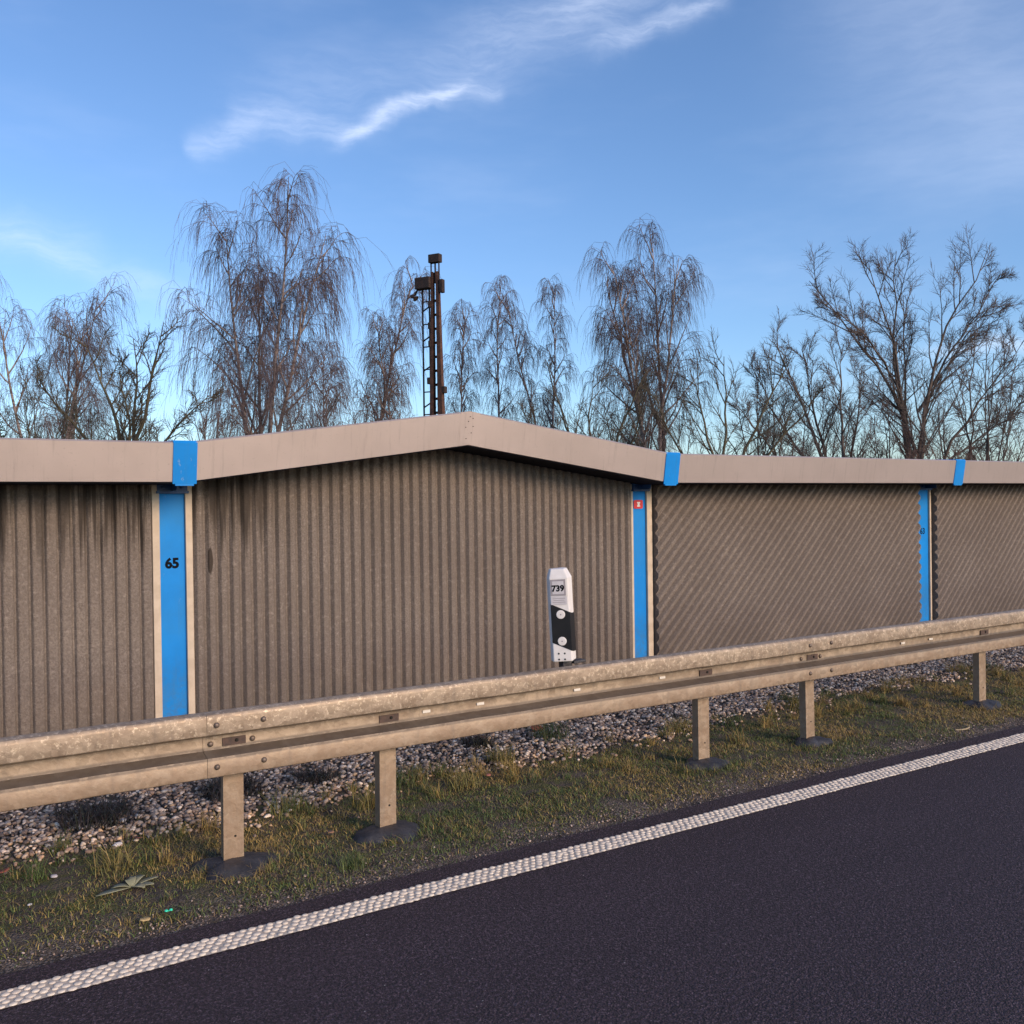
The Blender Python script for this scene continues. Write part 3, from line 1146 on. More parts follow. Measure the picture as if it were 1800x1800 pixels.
for t, z in ((.52, .328), (.52, .160)):
    mb = MB().lathe([(.0275, 0), (.0275, .003), (.024, .0045)], 20, (0, 0, 0), 'y')
    o = mb.build('reflector', 'plastic_w')
    on_left(o, t, z, .0028)
    c_ = MB().lathe([(.0045, 0), (.0045, .002)], 8, (0, -.0045, 0), 'y').build('reflector_centre', 'plate_grey', o)
for t, z in ((.30, .082), (.62, .082), (.30, .045), (.62, .045)):
    o = MB().lathe([(.006, 0), (.006, .0015)], 8, (0, 0, 0), 'y').build('rivet', 'plastic_b')
    on_left(o, t, z, .0005)
pl = MB().box(-.048, .048, -.003, 0, -.051, .051).build('number_plate', 'plate_grey')
on_left(pl, .45, .497, .001)
q = MB().box(-.036, .036, -.0045, -.003, -.040, .040).build('plate_field', 'plate_light', pl)
t_ = text_mesh('739', .052, 'ink', pl, 'lettering', .0022)
t_.rotation_euler = (math.radians(90), 0, 0)
t_.location = (0, -.0052, -.006)
pl = MB().box(-.050, .050, -.003, 0, -.026, .026).build('info_plate', 'plate_light')
on_left(pl, .47, .416, .001)
for dz, wd in ((.013, .040), (.001, .034), (-.011, .040)):
    MB().box(-wd, wd, -.0036, -.003, dz - .0018, dz + .0018).build('plate_line', 'plate_grey', pl)
mb = MB().box(-.03, .04, .0, .05, -.05, .0285)
mb.box(.0405, .135, -.02, .045, .004, .020)
mb.build('bracket', 'bitumen', DP, False, .003)

# ------------------------------------------------------------------ noise barrier
NB = empty('noise_barrier', (1.92, 8.0, 0))
tag(NB, 'long ribbed brown concrete noise barrier with gabled metal coping', 'noise barrier')
NBL = Vector(NB.location)


def nb(o):
    o.location = Vector(o.location) - NBL
    return o


def sub(o, parent):
    o.parent = parent
    return o


YP = 8.0                                 # front of the blue pillars
PX = [(-3.10, -2.90), (1.815, 2.030), (6.705, 6.900), (11.720, 11.945), (16.65, 16.86)]


def cop_z(x):
    """underside of the coping"""
    if x <= 2.0 or x >= 6.71:
        return 2.005
    if x <= 4.395:
        return 2.005 + (x - 2.0) / 2.395 * .335
    return 2.340 - (x - 4.395) / 2.315 * .335


# --- panels and their ribs
PROF = [(-.050, .0), (-.045, .001), (-.020, .036), (-.015, .0405), (-.009, .042), (.009, .042), (.015, .0405), (.020, .036), (.045, .001), (.050, .0)]
PROF_UP = [(-.050, .0), (-.044, .001), (-.023, .027), (-.019, .0305), (-.013, .032), (.013, .032), (.019, .0305), (.023, .027), (.044, .001), (.050, .0)]
PROF_WIDE = [(-.050, .0), (-.046, .001), (-.033, .019), (-.029, .022), (-.022, .024), (.022, .024), (.029, .022), (.033, .019), (.046, .001), (.050, .0)]


def rib_mesh(h0, h1, PROF):
    """upright rib of the given height, front towards -y"""
    mb = MB()
    n_ = len(PROF)
    vs = [(x_, -d, h0) for x_, d in PROF] + [(x_, -d, h1) for x_, d in PROF]
    fs = [(i, i + 1, n_ + i + 1, n_ + i) for i in range(n_ - 1)] + [tuple(range(n_ - 1, -1, -1)), tuple(range(n_, 2 * n_)), (0, n_, 2 * n_ - 1, n_ - 1)]
    mb.add(vs, fs)
    me = mb.mesh('rib')
    me.materials.append(M['concrete'])
    return me


unit_rib = rib_mesh(0, 1, PROF_UP)
wide_rib = rib_mesh(0, 1, PROF_WIDE)


def upright_panel(x0, x1, gable):
    mb = MB()
    yb = 7.99
    if gable:
        top = [(x0, cop_z(x0) + .05), (4.395, cop_z(4.395) + .05), (x1, cop_z(x1) + .05)]
    else:
        top = [(x0, 2.055), (x1, 2.055)]
    poly = [(x0, -.1), (x1, -.1)] + top[::-1]
    n_ = len(poly)
    vs = [(a, yb, b2) for a, b2 in poly] + [(a, 8.14, b2) for a, b2 in poly]
    fs = [tuple(range(n_)), tuple(range(2 * n_ - 1, n_ - 1, -1))] + [(i, n_ + i, n_ + (i + 1) % n_, (i + 1) % n_) for i in range(n_)]
    mb.add(vs, fs)
    p = nb(mb.build('wall_panel', 'concrete', NB))
    k_ = max(1, round((x1 - x0) / .0985))
    pt = (x1 - x0) / k_
    for i in range(k_):
        xc = x0 + (i + .5) * pt
        o = bpy.data.objects.new('rib', unit_rib if gable else wide_rib)
        COL.objects.link(o)
        o.parent = p
        z1 = min(cop_z(xc - pt / 2), cop_z(xc + pt / 2)) + .03
        o.location = (xc, yb + .0005, -.05)
        o.scale = (pt / .1 * .999, 1, z1 + .05)
    return p


def slanted_panel(x0, x1):
    yb = 7.945
    z0, z1 = -.05, 2.03
    mb = MB().box(x0, x1, yb, 8.14, z0 - .05, z1 + .02)
    p = nb(mb.build('wall_panel', 'concrete', NB))
    s2 = math.sqrt(.5)
    pt = .0935
    w = (x1 - x0)
    k0 = int(-(z1 - z0) * s2 / pt) - 1
    k1 = int(w * s2 / pt) + 1
    for k_ in range(k0, k1 + 1):
        # centre line: x - z = c
        c = k_ * pt / s2
        vs = []
        ok = True
        rows = []
        for (u, d) in PROF:
            uu = u * pt / .1 * .999
            cc = c + uu / s2            # x - z for this line, local (x from x0, z from z0)
            xa = max(0.0, cc)
            za = xa - cc
            xb = min(w, cc + (z1 - z0))
            zb = xb - cc
            if xb - xa < .003:
                mid = min(max(xa, 0), w)
                xa = xb = mid
                za = zb = min(max(mid - cc, 0), z1 - z0)
            rows.append(((x0 + xa, yb + .0005 - d, z0 + za), (x0 + xb, yb + .0005 - d, z0 + zb)))
        span = max(abs(b2[0] - a[0]) for a, b2 in rows)
        if span < .05:
            continue
        n_ = len(rows)
        vs = [a for a, b2 in rows] + [b2 for a, b2 in rows]
        fs = [(i, i + 1, n_ + i + 1, n_ + i) for i in range(n_ - 1)] + [tuple(range(n_ - 1, -1, -1)), tuple(range(n_, 2 * n_)), (0, n_, 2 * n_ - 1, n_ - 1)]
        m2 = MB()
        m2.add(vs, fs)
        m2.build('rib', 'concrete', p)
    return p


upright_panel(-2.84, 1.772, False)
upright_panel(2.078, 6.688, True)
slanted_panel(6.985, 11.635)
slanted_panel(12.005, 16.56)
# smooth pale edge strips beside the pillars
for (a, b2, yf) in [(-2.905, -2.84, 7.972), (1.765, 1.822, 7.968), (2.024, 2.078, 7.972), (6.684, 6.712, 7.985), (6.893, 6.965, 7.972), (11.938, 11.970, 7.972)]:
    o = MB().box(a, b2, yf, 8.10, -.08, 2.0).build('edge_strip', 'edge', NB, False, .004)
    nb(o)

# --- pillars
for i, (a, b2) in enumerate(PX):
    cx, w = (a + b2) / 2, (b2 - a)
    p = empty('pillar', (cx, YP, 0))
    p.parent = NB
    p.location = Vector((cx, YP, 0)) - NBL
    # steel I-section: front flange, web, back flange
    mb = MB().box(-w / 2, w / 2, 0, .012, -.25, 1.955)
    mb.box(-.005, .005, .0125, .20, -.25, 1.95)
    mb.box(-w / 2, w / 2, .2005, .215, -.25, 1.955)
    tag(mb.build('flange', 'blue', p), 'sky blue painted steel section')
    hp = MB().box(-w / 2 - .018, w / 2 + .018, -.055, .05, 1.925, 1.945)
    hp.box(-w / 2 - .01, w / 2 + .01, -.04, .05, 1.9455, 2.02)
    hp.box(-.006, .006, -.20, -.0405, 1.946, 2.03)
    for dx in (-.07, .07):
        hp.lathe([(.013, 0), (.013, .012), (.006, .016)], 6, (dx, -.0405, 1.975), 'y')
    hp.build('head_plate', 'blue_dark', p)
    if i in (1, 3):
        t_ = text_mesh('65' if i == 1 else '63', .110, 'ink', p, 'lettering', .005 if i == 1 else .002)
        t_.rotation_euler = (math.radians(90), 0, 0)
        t_.location = (-.002 if i == 1 else -.022, -.0016, 1.362)
    if i == 2:
        pts_ = []
        for qx, qz, a0 in ((1, 1, 0), (-1, 1, 90), (-1, -1, 180), (1, -1, 270)):
            for s in range(4):
                an = math.radians(a0 + 30 * s)
                pts_.append((qx * .046 + .016 * math.cos(an), qz * .030 + .016 * math.sin(an)))
        m_ = len(pts_)
        mb = MB()
        mb.add([(x_, 0, z_) for x_, z_ in pts_] + [(x_, -.006, z_) for x_, z_ in pts_],
               [tuple(range(m_)), tuple(range(2 * m_ - 1, m_ - 1, -1))] + [(s, m_ + s, m_ + (s + 1) % m_, (s + 1) % m_) for s in range(m_)])
        o = mb.build('sign_plate', 'red', p)
        o.location = (-.012, -.003, 1.785)
        # white mark: a pale block with a cross-like waist
        mb = MB()
        mb.box(-.021, .021, -.0075, -.0065, .010, .026)
        mb.box(-.014, .014, -.0075, -.0065, -.0098, .0098)
        mb.box(-.021, .021, -.0075, -.0065, -.026, -.010)
        mb.build('sign_mark', 'sign_white', p).location = (-.010, -.003, 1.785)

# --- coping
YT, YL, YK = 7.452, 7.500, 8.32        # top front, lower front, back
HC = .300


def coping(xa, xb, name='coping', mat='coping', dz=.0, dy=.0, extra=0.0):
    za, zb = cop_z(xa), cop_z(xb)
    if mat == 'blue':
        za = zb = min(za, zb)
    mb = MB()

    def ringp(x_, z_):
        return [(x_, YL - dy, z_ - extra), (x_, YT - dy, z_ + HC - .012 + dz), (x_, YT + .012 - dy, z_ + HC + dz),
                (x_, YK + dy, z_ + HC + .03 + dz), (x_, YK + dy, z_ - .0 - extra), (x_, YK - .02 + dy, z_ - extra),
                (x_, YL + .03, z_ - extra)]
    A, B = ringp(xa, za), ringp(xb, zb)
    n_ = len(A)
    fs = [(i, (i + 1) % n_, n_ + (i + 1) % n_, n_ + i) for i in range(n_)] + [tuple(range(n_ - 1, -1, -1)), tuple(range(n_, 2 * n_))]
    mb.add(A + B, fs)
    return nb(mb.build(name, mat, NB))


coping(-2.95, 1.895)
coping(1.905, 4.393)
coping(4.397, 6.80)
coping(6.81, 11.84)
coping(11.85, 16.75)
for a, b2 in [(-3.07, -2.90), (1.812, 1.990), (6.712, 6.905), (11.745, 11.948)]:
    mb = MB()
    # folded cover strip wrapping the front of the coping
    zt = 2.005
    f_ = [(YL - .006, zt - .016), (YT - .006, zt + HC - .010), (YT + .010, zt + HC + .010), (YK + .004, zt + HC + .042), (YK + .004, zt + HC + .03),
          (YT + .02, zt + HC + .004), (YL + .004, zt - .016)]
    mb.prism(f_, a, b2)
    mb.prism([(YL - .005, zt - .030), (YL + .02, zt - .030), (YL + .02, zt - .0165), (YL - .005, zt - .0165)], a + .02, b2 - .02)
    nb(mb.build('cover_strip', 'blue', NB))
# underside boards behind the coping lip, near-black to deepen the shade below it
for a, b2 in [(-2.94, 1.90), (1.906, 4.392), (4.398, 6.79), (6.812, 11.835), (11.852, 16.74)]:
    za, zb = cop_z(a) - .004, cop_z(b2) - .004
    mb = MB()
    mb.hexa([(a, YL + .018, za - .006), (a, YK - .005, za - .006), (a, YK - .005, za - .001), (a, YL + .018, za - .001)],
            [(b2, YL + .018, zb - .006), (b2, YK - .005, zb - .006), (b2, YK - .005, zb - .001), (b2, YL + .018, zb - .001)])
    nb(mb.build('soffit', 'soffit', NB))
# ridge cap of the gable with its rivets
mb = MB()
zr = 2.340
w = .10
k_ = .335 / 2.395
mb.add([(4.395 - w, YL - .003, zr - w * k_ + .003), (4.395, YL - .003, zr + .003), (4.395 + w, YL - .003, zr - w * k_ + .003),
        (4.395 - w, YT - .003, zr - w * k_ + HC - .003), (4.395, YT - .003, zr + HC - .003), (4.395 + w, YT - .003, zr - w * k_ + HC - .003)],
       [(0, 1, 4, 3), (1, 2, 5, 4)])
o = nb(mb.build('ridge_plate', 'coping', NB))
for (dx, dz) in [(-.03, .06), (.02, .11), (.035, .17), (-.015, .21), (.0, .25), (.03, .24), (-.04, .16)]:
    yy = YL + (YT - YL) * dz / HC - .003
    MB().lathe([(.005, 0), (.0045, .003)], 7, (4.395 + dx, yy, zr + dz - abs(dx) * k_), 'y').build('rivet', 'black_hole', o)

# ------------------------------------------------------------------ signal mast
SM = empty('signal_mast', (13.93, 25.58, -.12), VIEW_YAW - math.radians(27))
SM.scale = (1.22, 1.0, 1.0)
tag(SM, 'rusty old railway signal mast with ladder rising behind the wall', 'mast')
for nm, x0, x1 in (('channel', -.105, -.045), ('channel', .030, .110)):
    mb = MB()
    taper = lambda z: 1.0 + .72 * max(0, (8.6 - z)) / 4.1
    zs = [0, 4.5, 8.6, 8.95]
    secp = [(x0, -.05), (x1, -.05), (x1, -.04), (x0 + .015, -.04), (x0 + .015, .04), (x1, .04), (x1, .05), (x0, .05)]
    if nm and x0 > 0:
        secp = [(x0, -.05), (x1, -.05), (x1, .05), (x0, .05), (x0, .04), (x1 - .015, .04), (x1 - .015, -.04), (x0, -.04)]
    n_ = len(secp)
    vs = [(x_ * taper(z_) * (1 if z_ < 8.7 else .8), y_ * taper(z_), z_) for z_ in zs for x_, y_ in secp]
    fs = []
    for i in range(len(zs) - 1):
        for j in range(n_):
            a, b2 = i * n_ + j, i * n_ + (j + 1) % n_
            fs.append((a, b2, b2 + n_, a + n_))
    mb.add(vs, fs)
    mb.build('channel', 'rust', SM)
for z in [q * .42 + .5 for q in range(19)]:
    k2 = taper(z) * .93
    MB().box(-.10 * k2, .105 * k2, .052 * k2, .06 * k2, z, z + .08).build('batten', 'rust_dark', SM)
MB().box(-.155, .155, -.10, .10, 9.22, 9.47).box(-.13, -.105, -.03, .03, 8.6, 9.219).box(.095, .12, -.03, .03, 8.6, 9.219).box(-.02, .02, -.02, .02, 8.6, 9.219).build('head_cap', 'rust_dark', SM, False, .02)
MB().box(-.54, -.11, -.14, .14, 8.47, 8.82).build('drive_box', 'rust_dark', SM, False, .025)
MB().box(.135, .235, -.08, .08, 8.30, 8.70).build('counter_box', 'rust_dark', SM, False, .02)
lad = empty('ladder')
lad.parent = SM
for x_ in (-.40, -.20):
    MB().box(x_ - .016, x_ + .016, .02, .06, .2, 8.55).build('rail', 'rust_dark', lad)
rung = MB().box(-.385, -.216, .03, .05, 0, .035).mesh('rung')
rung.materials.append(M['rust_dark'])
for z in np.arange(.6, 8.4, .68):
    o = bpy.data.objects.new('rung', rung)
    COL.objects.link(o)
    o.parent = lad
    o.location = (0, 0, float(z))
for z in (4.9, 6.0, 6.9, 7.8):
    MB().hexa([(-.385, .02, z), (-.385, .05, z), (-.385, .05, z + .04), (-.385, .02, z + .04)],
              [(-.14, .02, z + .16), (-.14, .05, z + .16), (-.14, .05, z + .20), (-.14, .02, z + .20)]).build('ladder_brace', 'rust_dark', SM)
for (x_, z_, s_) in [(-.155, 7.9, .035), (-.16, 7.25, .045), (-.165, 6.7, .035), (.215, 5.3, .045), (-.20, 5.6, .05)]:
    MB().box(x_ - s_, x_ + s_, -.08, .08, z_, z_ + .2).build('pulley_box', 'rust_dark', SM, False, .015)
arm = MB()
arm.hexa([(-.53, .0, 8.53), (-.53, .05, 8.53), (-.49, .05, 8.56), (-.49, .0, 8.56)], [(-.64, .0, 8.32), (-.64, .05, 8.32), (-.60, .05, 8.32), (-.60, .0, 8.32)])
ar = arm.build('lamp_arm', 'rust_dark', SM)
lm = MB().lathe([(.04, -.11), (.06, -.05), (.04, .02), (.085, .05), (.095, .075)], 10)
lm = lm.build('lamp_head', 'rust_dark', ar)
lm.location = (-.635, .02, 8.27)
lm.rotation_euler = (0, math.radians(130), 0)


# ------------------------------------------------------------------ trees
def grow(P, D, L, npts, wander, trop, R):
    """grow B branches at once -> points (B, npts, 3)"""
    B = len(P)
    pts = np.zeros((B, npts, 3))
    pts[:, 0] = P
    d = D / np.linalg.norm(D, axis=1)[:, None]
    st = (L / (npts - 1))[:, None]
    for i in range(1, npts):
        t = i / (npts - 1)
        tr = trop(t) if callable(trop) else trop
        d = d + R.normal(0, wander, (B, 3)) + np.array((0, 0, 1.0)) * (tr if np.isscalar(tr) else tr[:, None])
        d /= np.linalg.norm(d, axis=1)[:, None]
        pts[:, i] = pts[:, i - 1] + d * st
    return pts


def kids(pts, L, n, t0, t1, ang, ratio, R, r=None, taper=.5):
    """children of each branch: start, direction, length (and parent radius)"""
    B, P, _ = pts.shape
    t = t0 + (t1 - t0) * (np.arange(n)[None] + R.random((B, n))) / n
    f = t * (P - 1)
    i = np.clip(f.astype(int), 0, P - 2)
    u = (f - i)[..., None]
    bi = np.arange(B)[:, None]
    p = pts[bi, i] * (1 - u) + pts[bi, i + 1] * u
    tan = pts[bi, i + 1] - pts[bi, i]
    tan /= np.linalg.norm(tan, axis=2)[..., None] + 1e-9
    rnd = R.normal(0, 1, (B, n, 3))
    rnd -= (rnd * tan).sum(2)[..., None] * tan
    rnd /= np.linalg.norm(rnd, axis=2)[..., None] + 1e-9
    a = np.radians(R.uniform(ang[0], ang[1], (B, n)))[..., None]
    d = tan * np.cos(a) + rnd * np.sin(a)
    ln_ = L[:, None] * ratio * (1 - taper * t) * R.uniform(.6, 1.25, (B, n))
    return p.reshape(-1, 3), d.reshape(-1, 3), ln_.reshape(-1), t.reshape(-1)


def tubes(pts, r0, r1, sides, power=1.0):
    B, P, _ = pts.shape
    tan = np.gradient(pts, axis=1)
    tan /= np.linalg.norm(tan, axis=2)[..., None] + 1e-9
    ref = np.where((np.abs(tan[..., 2:3]) > .8), np.array((1.0, .1, 0)), np.array((0.1, 0, 1.0)))
    a = np.cross(tan, ref)
    a /= np.linalg.norm(a, axis=2)[..., None] + 1e-9
    b = np.cross(tan, a)
    t = np.linspace(0, 1, P)[None] ** power
    rad = (np.asarray(r0)[:, None] * (1 - t) + np.asarray(r1)[:, None] * t)[..., None, None]
    an = np.arange(sides) * 2 * math.pi / sides
    V = pts[:, :, None] + rad * (a[:, :, None] * np.cos(an)[None, None, :, None] + b[:, :, None] * np.sin(an)[None, None, :, None])
    idx = np.arange(B * P * sides).reshape(B, P, sides)
    A = idx[:, :-1]
    C = idx[:, 1:]
    F = np.stack([A, np.roll(A, -1, 2), np.roll(C, -1, 2), C], -1).reshape(-1, 4)
    return V.reshape(-1, 3), F


def join(parts):
    V, F, o_ = [], [], 0
    for v, f in parts:
        V.append(v)
        F.append(f + o_)
        o_ += len(v)
    return np.concatenate(V), np.concatenate(F)


def finish(name, loc_, wood, twigs, m1, m2, label, group, cat='tree'):
    t = empty(name, (*loc_, -.12), VIEW_YAW)
    tag(t, label, cat, group)
    obj('trunk', np_mesh('trunk', *join(wood)), m1, t, True)
    obj('crown', np_mesh('crown', *join(twigs)), m2, t)
    return t


def birch(loc_, H, spread, seed, label, group, leaders=1, n1=20, n2=7, n3=7, hang=1.0, r=.15, lean=0.0, twig_r=.0055, low=.22, lead_dx=None, m2='birch_twig', fan=.16, lead_h=None, droop=.55):
    R = np.random.default_rng(seed)
    wood, twigs = [], []
    # leaders
    P = np.zeros((leaders, 3))
    D = np.zeros((leaders, 3))
    D[:, 2] = 1
    D[:, 0] = lean
    L = np.full(leaders, H)
    if leaders > 1:
        D[:, 0] += (np.linspace(-1, 1, leaders) * fan if lead_dx is None else np.array(lead_dx))
        D[:, 1] += R.normal(0, .08, leaders)
        L *= R.uniform(.82, 1.0, leaders)
        L[int(np.argmax(R.random(leaders)))] = H
    if lead_h is not None:
        L = np.array(lead_h, float)
    p0 = grow(P, D, L, 16, .035, .012, R)
    p0[..., 2] *= (L / p0[:, -1, 2])[:, None]
    wood.append(tubes(p0, np.full(leaders, r), np.full(leaders, .012), 7, .85))
    # limbs
    a, d, l, t = kids(p0, L, n1, low, .97, (26, 52), 1.0, R)
    hl = spread * (1.0 - .75 * (t - low) / (1 - low)) * R.uniform(.6, 1.15, len(l)) + .5
    p1 = grow(a, d, hl * 1.25, 9, .07, lambda q: .16 - .30 * q * droop, R)
    wood.append(tubes(p1, .050 * (hl / spread) ** .8 * r / .15 + .010, np.full(len(hl), .006), 5))
    # side branches
    a, d, l, t = kids(p1, hl, n2, .18, .98, (28, 62), .42, R, taper=.35)
    p2 = grow(a, d, l + .25, 6, .10, lambda q: .14 - .50 * q * droop, R)
    twigs.append(tubes(p2, np.full(len(l), .0105), np.full(len(l), twig_r), 3))
    # hanging twigs
    a, d, l, t = kids(p2, l, n3, .45, 1.0, (15, 55), 1.0, R, taper=0)
    hl3 = R.gamma(3.0, .22, len(l)) * hang + .22
    p3 = grow(a, d, hl3, 5, .06, lambda q: -.72 - .6 * q, R)
    twigs.append(tubes(p3, np.full(len(l), twig_r), np.full(len(l), twig_r * .45), 3))
    # fine twiglets off the hangers
    a, d, l, t = kids(p3, hl3, 2, .15, .85, (12, 32), .34, R, taper=0)
    p4 = grow(a, d, l + .06, 3, .05, -.5, R)
    twigs.append(tubes(p4, np.full(len(l), twig_r * .7), np.full(len(l), twig_r * .35), 3))
    # top shoots
    return finish('birch_tree', loc_, wood, twigs, 'birch_bark', m2, label, group)


def spreader(name, loc_, stems, seed, label, group, m1='bark', m2='twig', n2=9, n3=8, n4=6, l2=.34, l3=.36, l4=.40, r=.13, up=.05, twig_r=.0055, cat='tree'):
    """stems: list of poly-lines [(dx, dy, z), ...] in local metres, drawn as the tree's main limbs"""
    R = np.random.default_rng(seed)
    wood, twigs = [], []
    allp, alll = [], []
    for s in stems:
        s = np.array(s, float)
        seg = np.linalg.norm(np.diff(s, axis=0), axis=1)
        cum = np.concatenate([[0], np.cumsum(seg)])
        t = np.linspace(0, cum[-1], 12)
        p = np.stack([np.interp(t, cum, s[:, i]) for i in range(3)], -1)
        for _ in range(2):
            p[1:-1] = (p[:-2] + 2 * p[1:-1] + p[2:]) / 4
        p[1:-1] += R.normal(0, .012 * cum[-1], (10, 3)) * .5
        allp.append(p)
        alll.append(cum[-1])
    p0 = np.array(allp)
    L = np.array(alll)
    rr = r * (L / L.max())
    wood.append(tubes(p0, rr, np.full(len(L), .010), 7, .8))
    a, d, l, t = kids(p0, L, n2, .28, .98, (22, 48), l2, R, taper=.62)
    p1 = grow(a, d, l, 8, .07, up, R)
    wood.append(tubes(p1, .30 * rr.repeat(n2) * (1 - .7 * t) + .007, np.full(len(l), .006), 5))
    a, d, l, t = kids(p1, l, n3, .2, 1.0, (22, 52), l3, R, taper=.4)
    l = l + .12
    p2 = grow(a, d, l, 5, .09, up, R)
    twigs.append(tubes(p2, np.full(len(l), .0085), np.full(len(l), twig_r), 3))
    a, d, l, t = kids(p2, l, n4, .15, 1.0, (22, 55), l4, R, taper=.3)
    l = l + .10
    p3 = grow(a, d, l, 4, .10, up, R)
    twigs.append(tubes(p3, np.full(len(l), twig_r), np.full(len(l), twig_r * .4), 3))
    return finish(name, loc_, wood, twigs, m1, m2, label, group, cat)


def fan(n, H, half, seed, base=.25, bend=.25, dy=.5):
    """a bundle of ascending stems"""
    R = np.random.default_rng(seed)
    out = []
    for i in range(n):
        f = (i + .5) / n * 2 - 1
        f += R.normal(0, .12)
        top = H * (1 - .38 * abs(f) ** 1.5) * R.uniform(.85, 1.03)
        x = half * f
        y = R.normal(0, dy)
        b = R.normal(0, base)
        out.append([(b, R.normal(0, base), 0), (b + x * .35, y * .3, top * .42), (b + x * (.75 - bend * .2), y * .7, top * .75), (b + x, y, top)])
    return out


BG = 'bare birches behind the wall'
TG = 'bare broad trees behind the wall'
SG = 'leafless shrubs behind the wall'
birch((13.09, 39.18), 15.8, 2.9, 11, 'tallest weeping birch with long hanging twigs, left of the mast', BG, leaders=4, lead_dx=(-.125, -.035, .045, .13), lead_h=(13.6, 12.4, 13.2, 14.9), n1=15, n2=7, n3=10, hang=2.0, r=.14, low=.25, lean=.01, twig_r=.0068, droop=.9)
birch((6.02, 46.13), 12.3, 2.4, 12, 'weeping birch at the far left edge of the picture', BG, leaders=4, fan=.16, n1=13, n2=6, n3=9, hang=1.6, r=.11, twig_r=.0062)
birch((19.27, 42.32), 13.0, 1.5, 13, 'slender birch directly left of the rusty mast', BG, n1=30, n2=6, n3=8, hang=1.0, r=.13, twig_r=.0062)
birch((20.0, 40.3), 10.8, 1.2, 14, 'shorter birch half hidden by the rusty mast', BG, n1=26, n2=6, n3=8, hang=.9, r=.10, twig_r=.0062)
birch((17.4, 43.5), 9.4, 1.5, 24, 'low thin birch between the tallest birch and the slender one', BG, n1=24, n2=6, n3=8, hang=.9, r=.09, twig_r=.0062)
birch((23.18, 39.79), 11.4, .75, 15, 'narrow birch immediately right of the mast', BG, n1=26, n2=5, n3=8, hang=.95, r=.09, low=.3, twig_r=.0062)
birch((24.3, 38.91), 12.9, .85, 16, 'tall thin open birch, second right of the mast', BG, n1=24, n2=5, n3=7, hang=.9, r=.09, lean=.025, low=.3, twig_r=.0060)
birch((25.26, 36.07), 12.3, .75, 17, 'narrow birch with two pointed leaders right of centre', BG, leaders=2, fan=.045, n1=22, n2=5, n3=8, hang=.85, r=.09, low=.25, m2='birch_twig', twig_r=.0062)
birch((26.67, 30.39), 13.4, 2.2, 18, 'broad dense reddish birch with several leaders, tall right of centre', BG, leaders=5, lead_dx=(-.16, -.085, -.03, .03, .09), lead_h=(9.6, 11.6, 11.9, 12.0, 13.4), n1=14, n2=7, n3=8, hang=1.15, r=.12, low=.22, m2='red_twig', twig_r=.0062)

spreader('broad_tree', (5.46, 27.44), [[(0, 0, 0), (.05, 0, 3.2), (-.35, 0, 4.8), (-1.2, .2, 6.5)], [(0, 0, 0), (.05, 0, 3.0), (.6, -.2, 4.6), (1.15, -.3, 6.9)],
                                       [(0, 0, 0), (.0, 0, 3.0), (.2, .4, 5.0), (.1, .3, 6.6)], [(0, 0, 2.2), (-.9, .2, 3.6), (-2.0, 0, 4.9), (-2.6, .3, 5.6)],
                                       [(0, 0, 2.4), (.8, .3, 3.6), (1.5, .2, 4.5), (2.2, .1, 5.0)], [(0, 0, 2.8), (.4, -.8, 4.2), (.3, -1.2, 5.6)]],
         31, 'small mossy tree with crooked boughs left of the tallest birch', TG, 'olive_bark', 'olive_twig', n2=12, n3=8, n4=6, l2=.30, r=.13, up=.05)
spreader('broad_tree', (30.4, 20.83),
         [[(0, 0, 0), (-.2, .1, 4.0), (-.5, .2, 5.6), (-1.8, .3, 7.5), (-3.6, .2, 9.7)], [(0, 0, 0), (-.25, -.2, 4.5), (-.75, -.1, 7.0), (-1.1, -.3, 8.6), (-1.75, -.4, 10.2)],
          [(0, 0, 0), (-.15, .3, 4.6), (-.55, .5, 6.6), (-.5, .6, 8.4), (-.35, .6, 10.8)], [(0, 0, 0), (.12, -.3, 4.8), (.5, -.6, 7.0), (1.2, -.7, 8.6), (2.2, -.8, 10.4)],
          [(0, 0, 0), (.2, .3, 4.4), (.6, .4, 5.6), (1.6, .6, 7.0), (3.3, .7, 9.1)], [(.2, 0, 0), (.7, -.3, 3.6), (2.1, -.6, 5.4), (4.0, -.6, 7.9)],
          [(0, 0, 0), (0, .6, 4.0), (.1, 1.2, 6.6), (.2, 1.4, 9.4)], [(-.4, 0, 5.2), (-1.0, -.4, 6.4), (-2.2, -.8, 7.8), (-3.6, -1.0, 8.7)],
          [(.1, 0, .5), (1.0, .4, 3.0), (2.6, .6, 4.2), (4.6, .4, 5.6)], [(.1, 0, 5.0), (.9, -.6, 6.8), (1.9, -.9, 8.4), (2.6, -.9, 9.6)]],
         32, 'largest broad bare tree with fanning boughs, far right', TG, n2=13, n3=10, n4=9, l2=.30, l3=.36, l4=.42, r=.115, up=.035, twig_r=.0058)
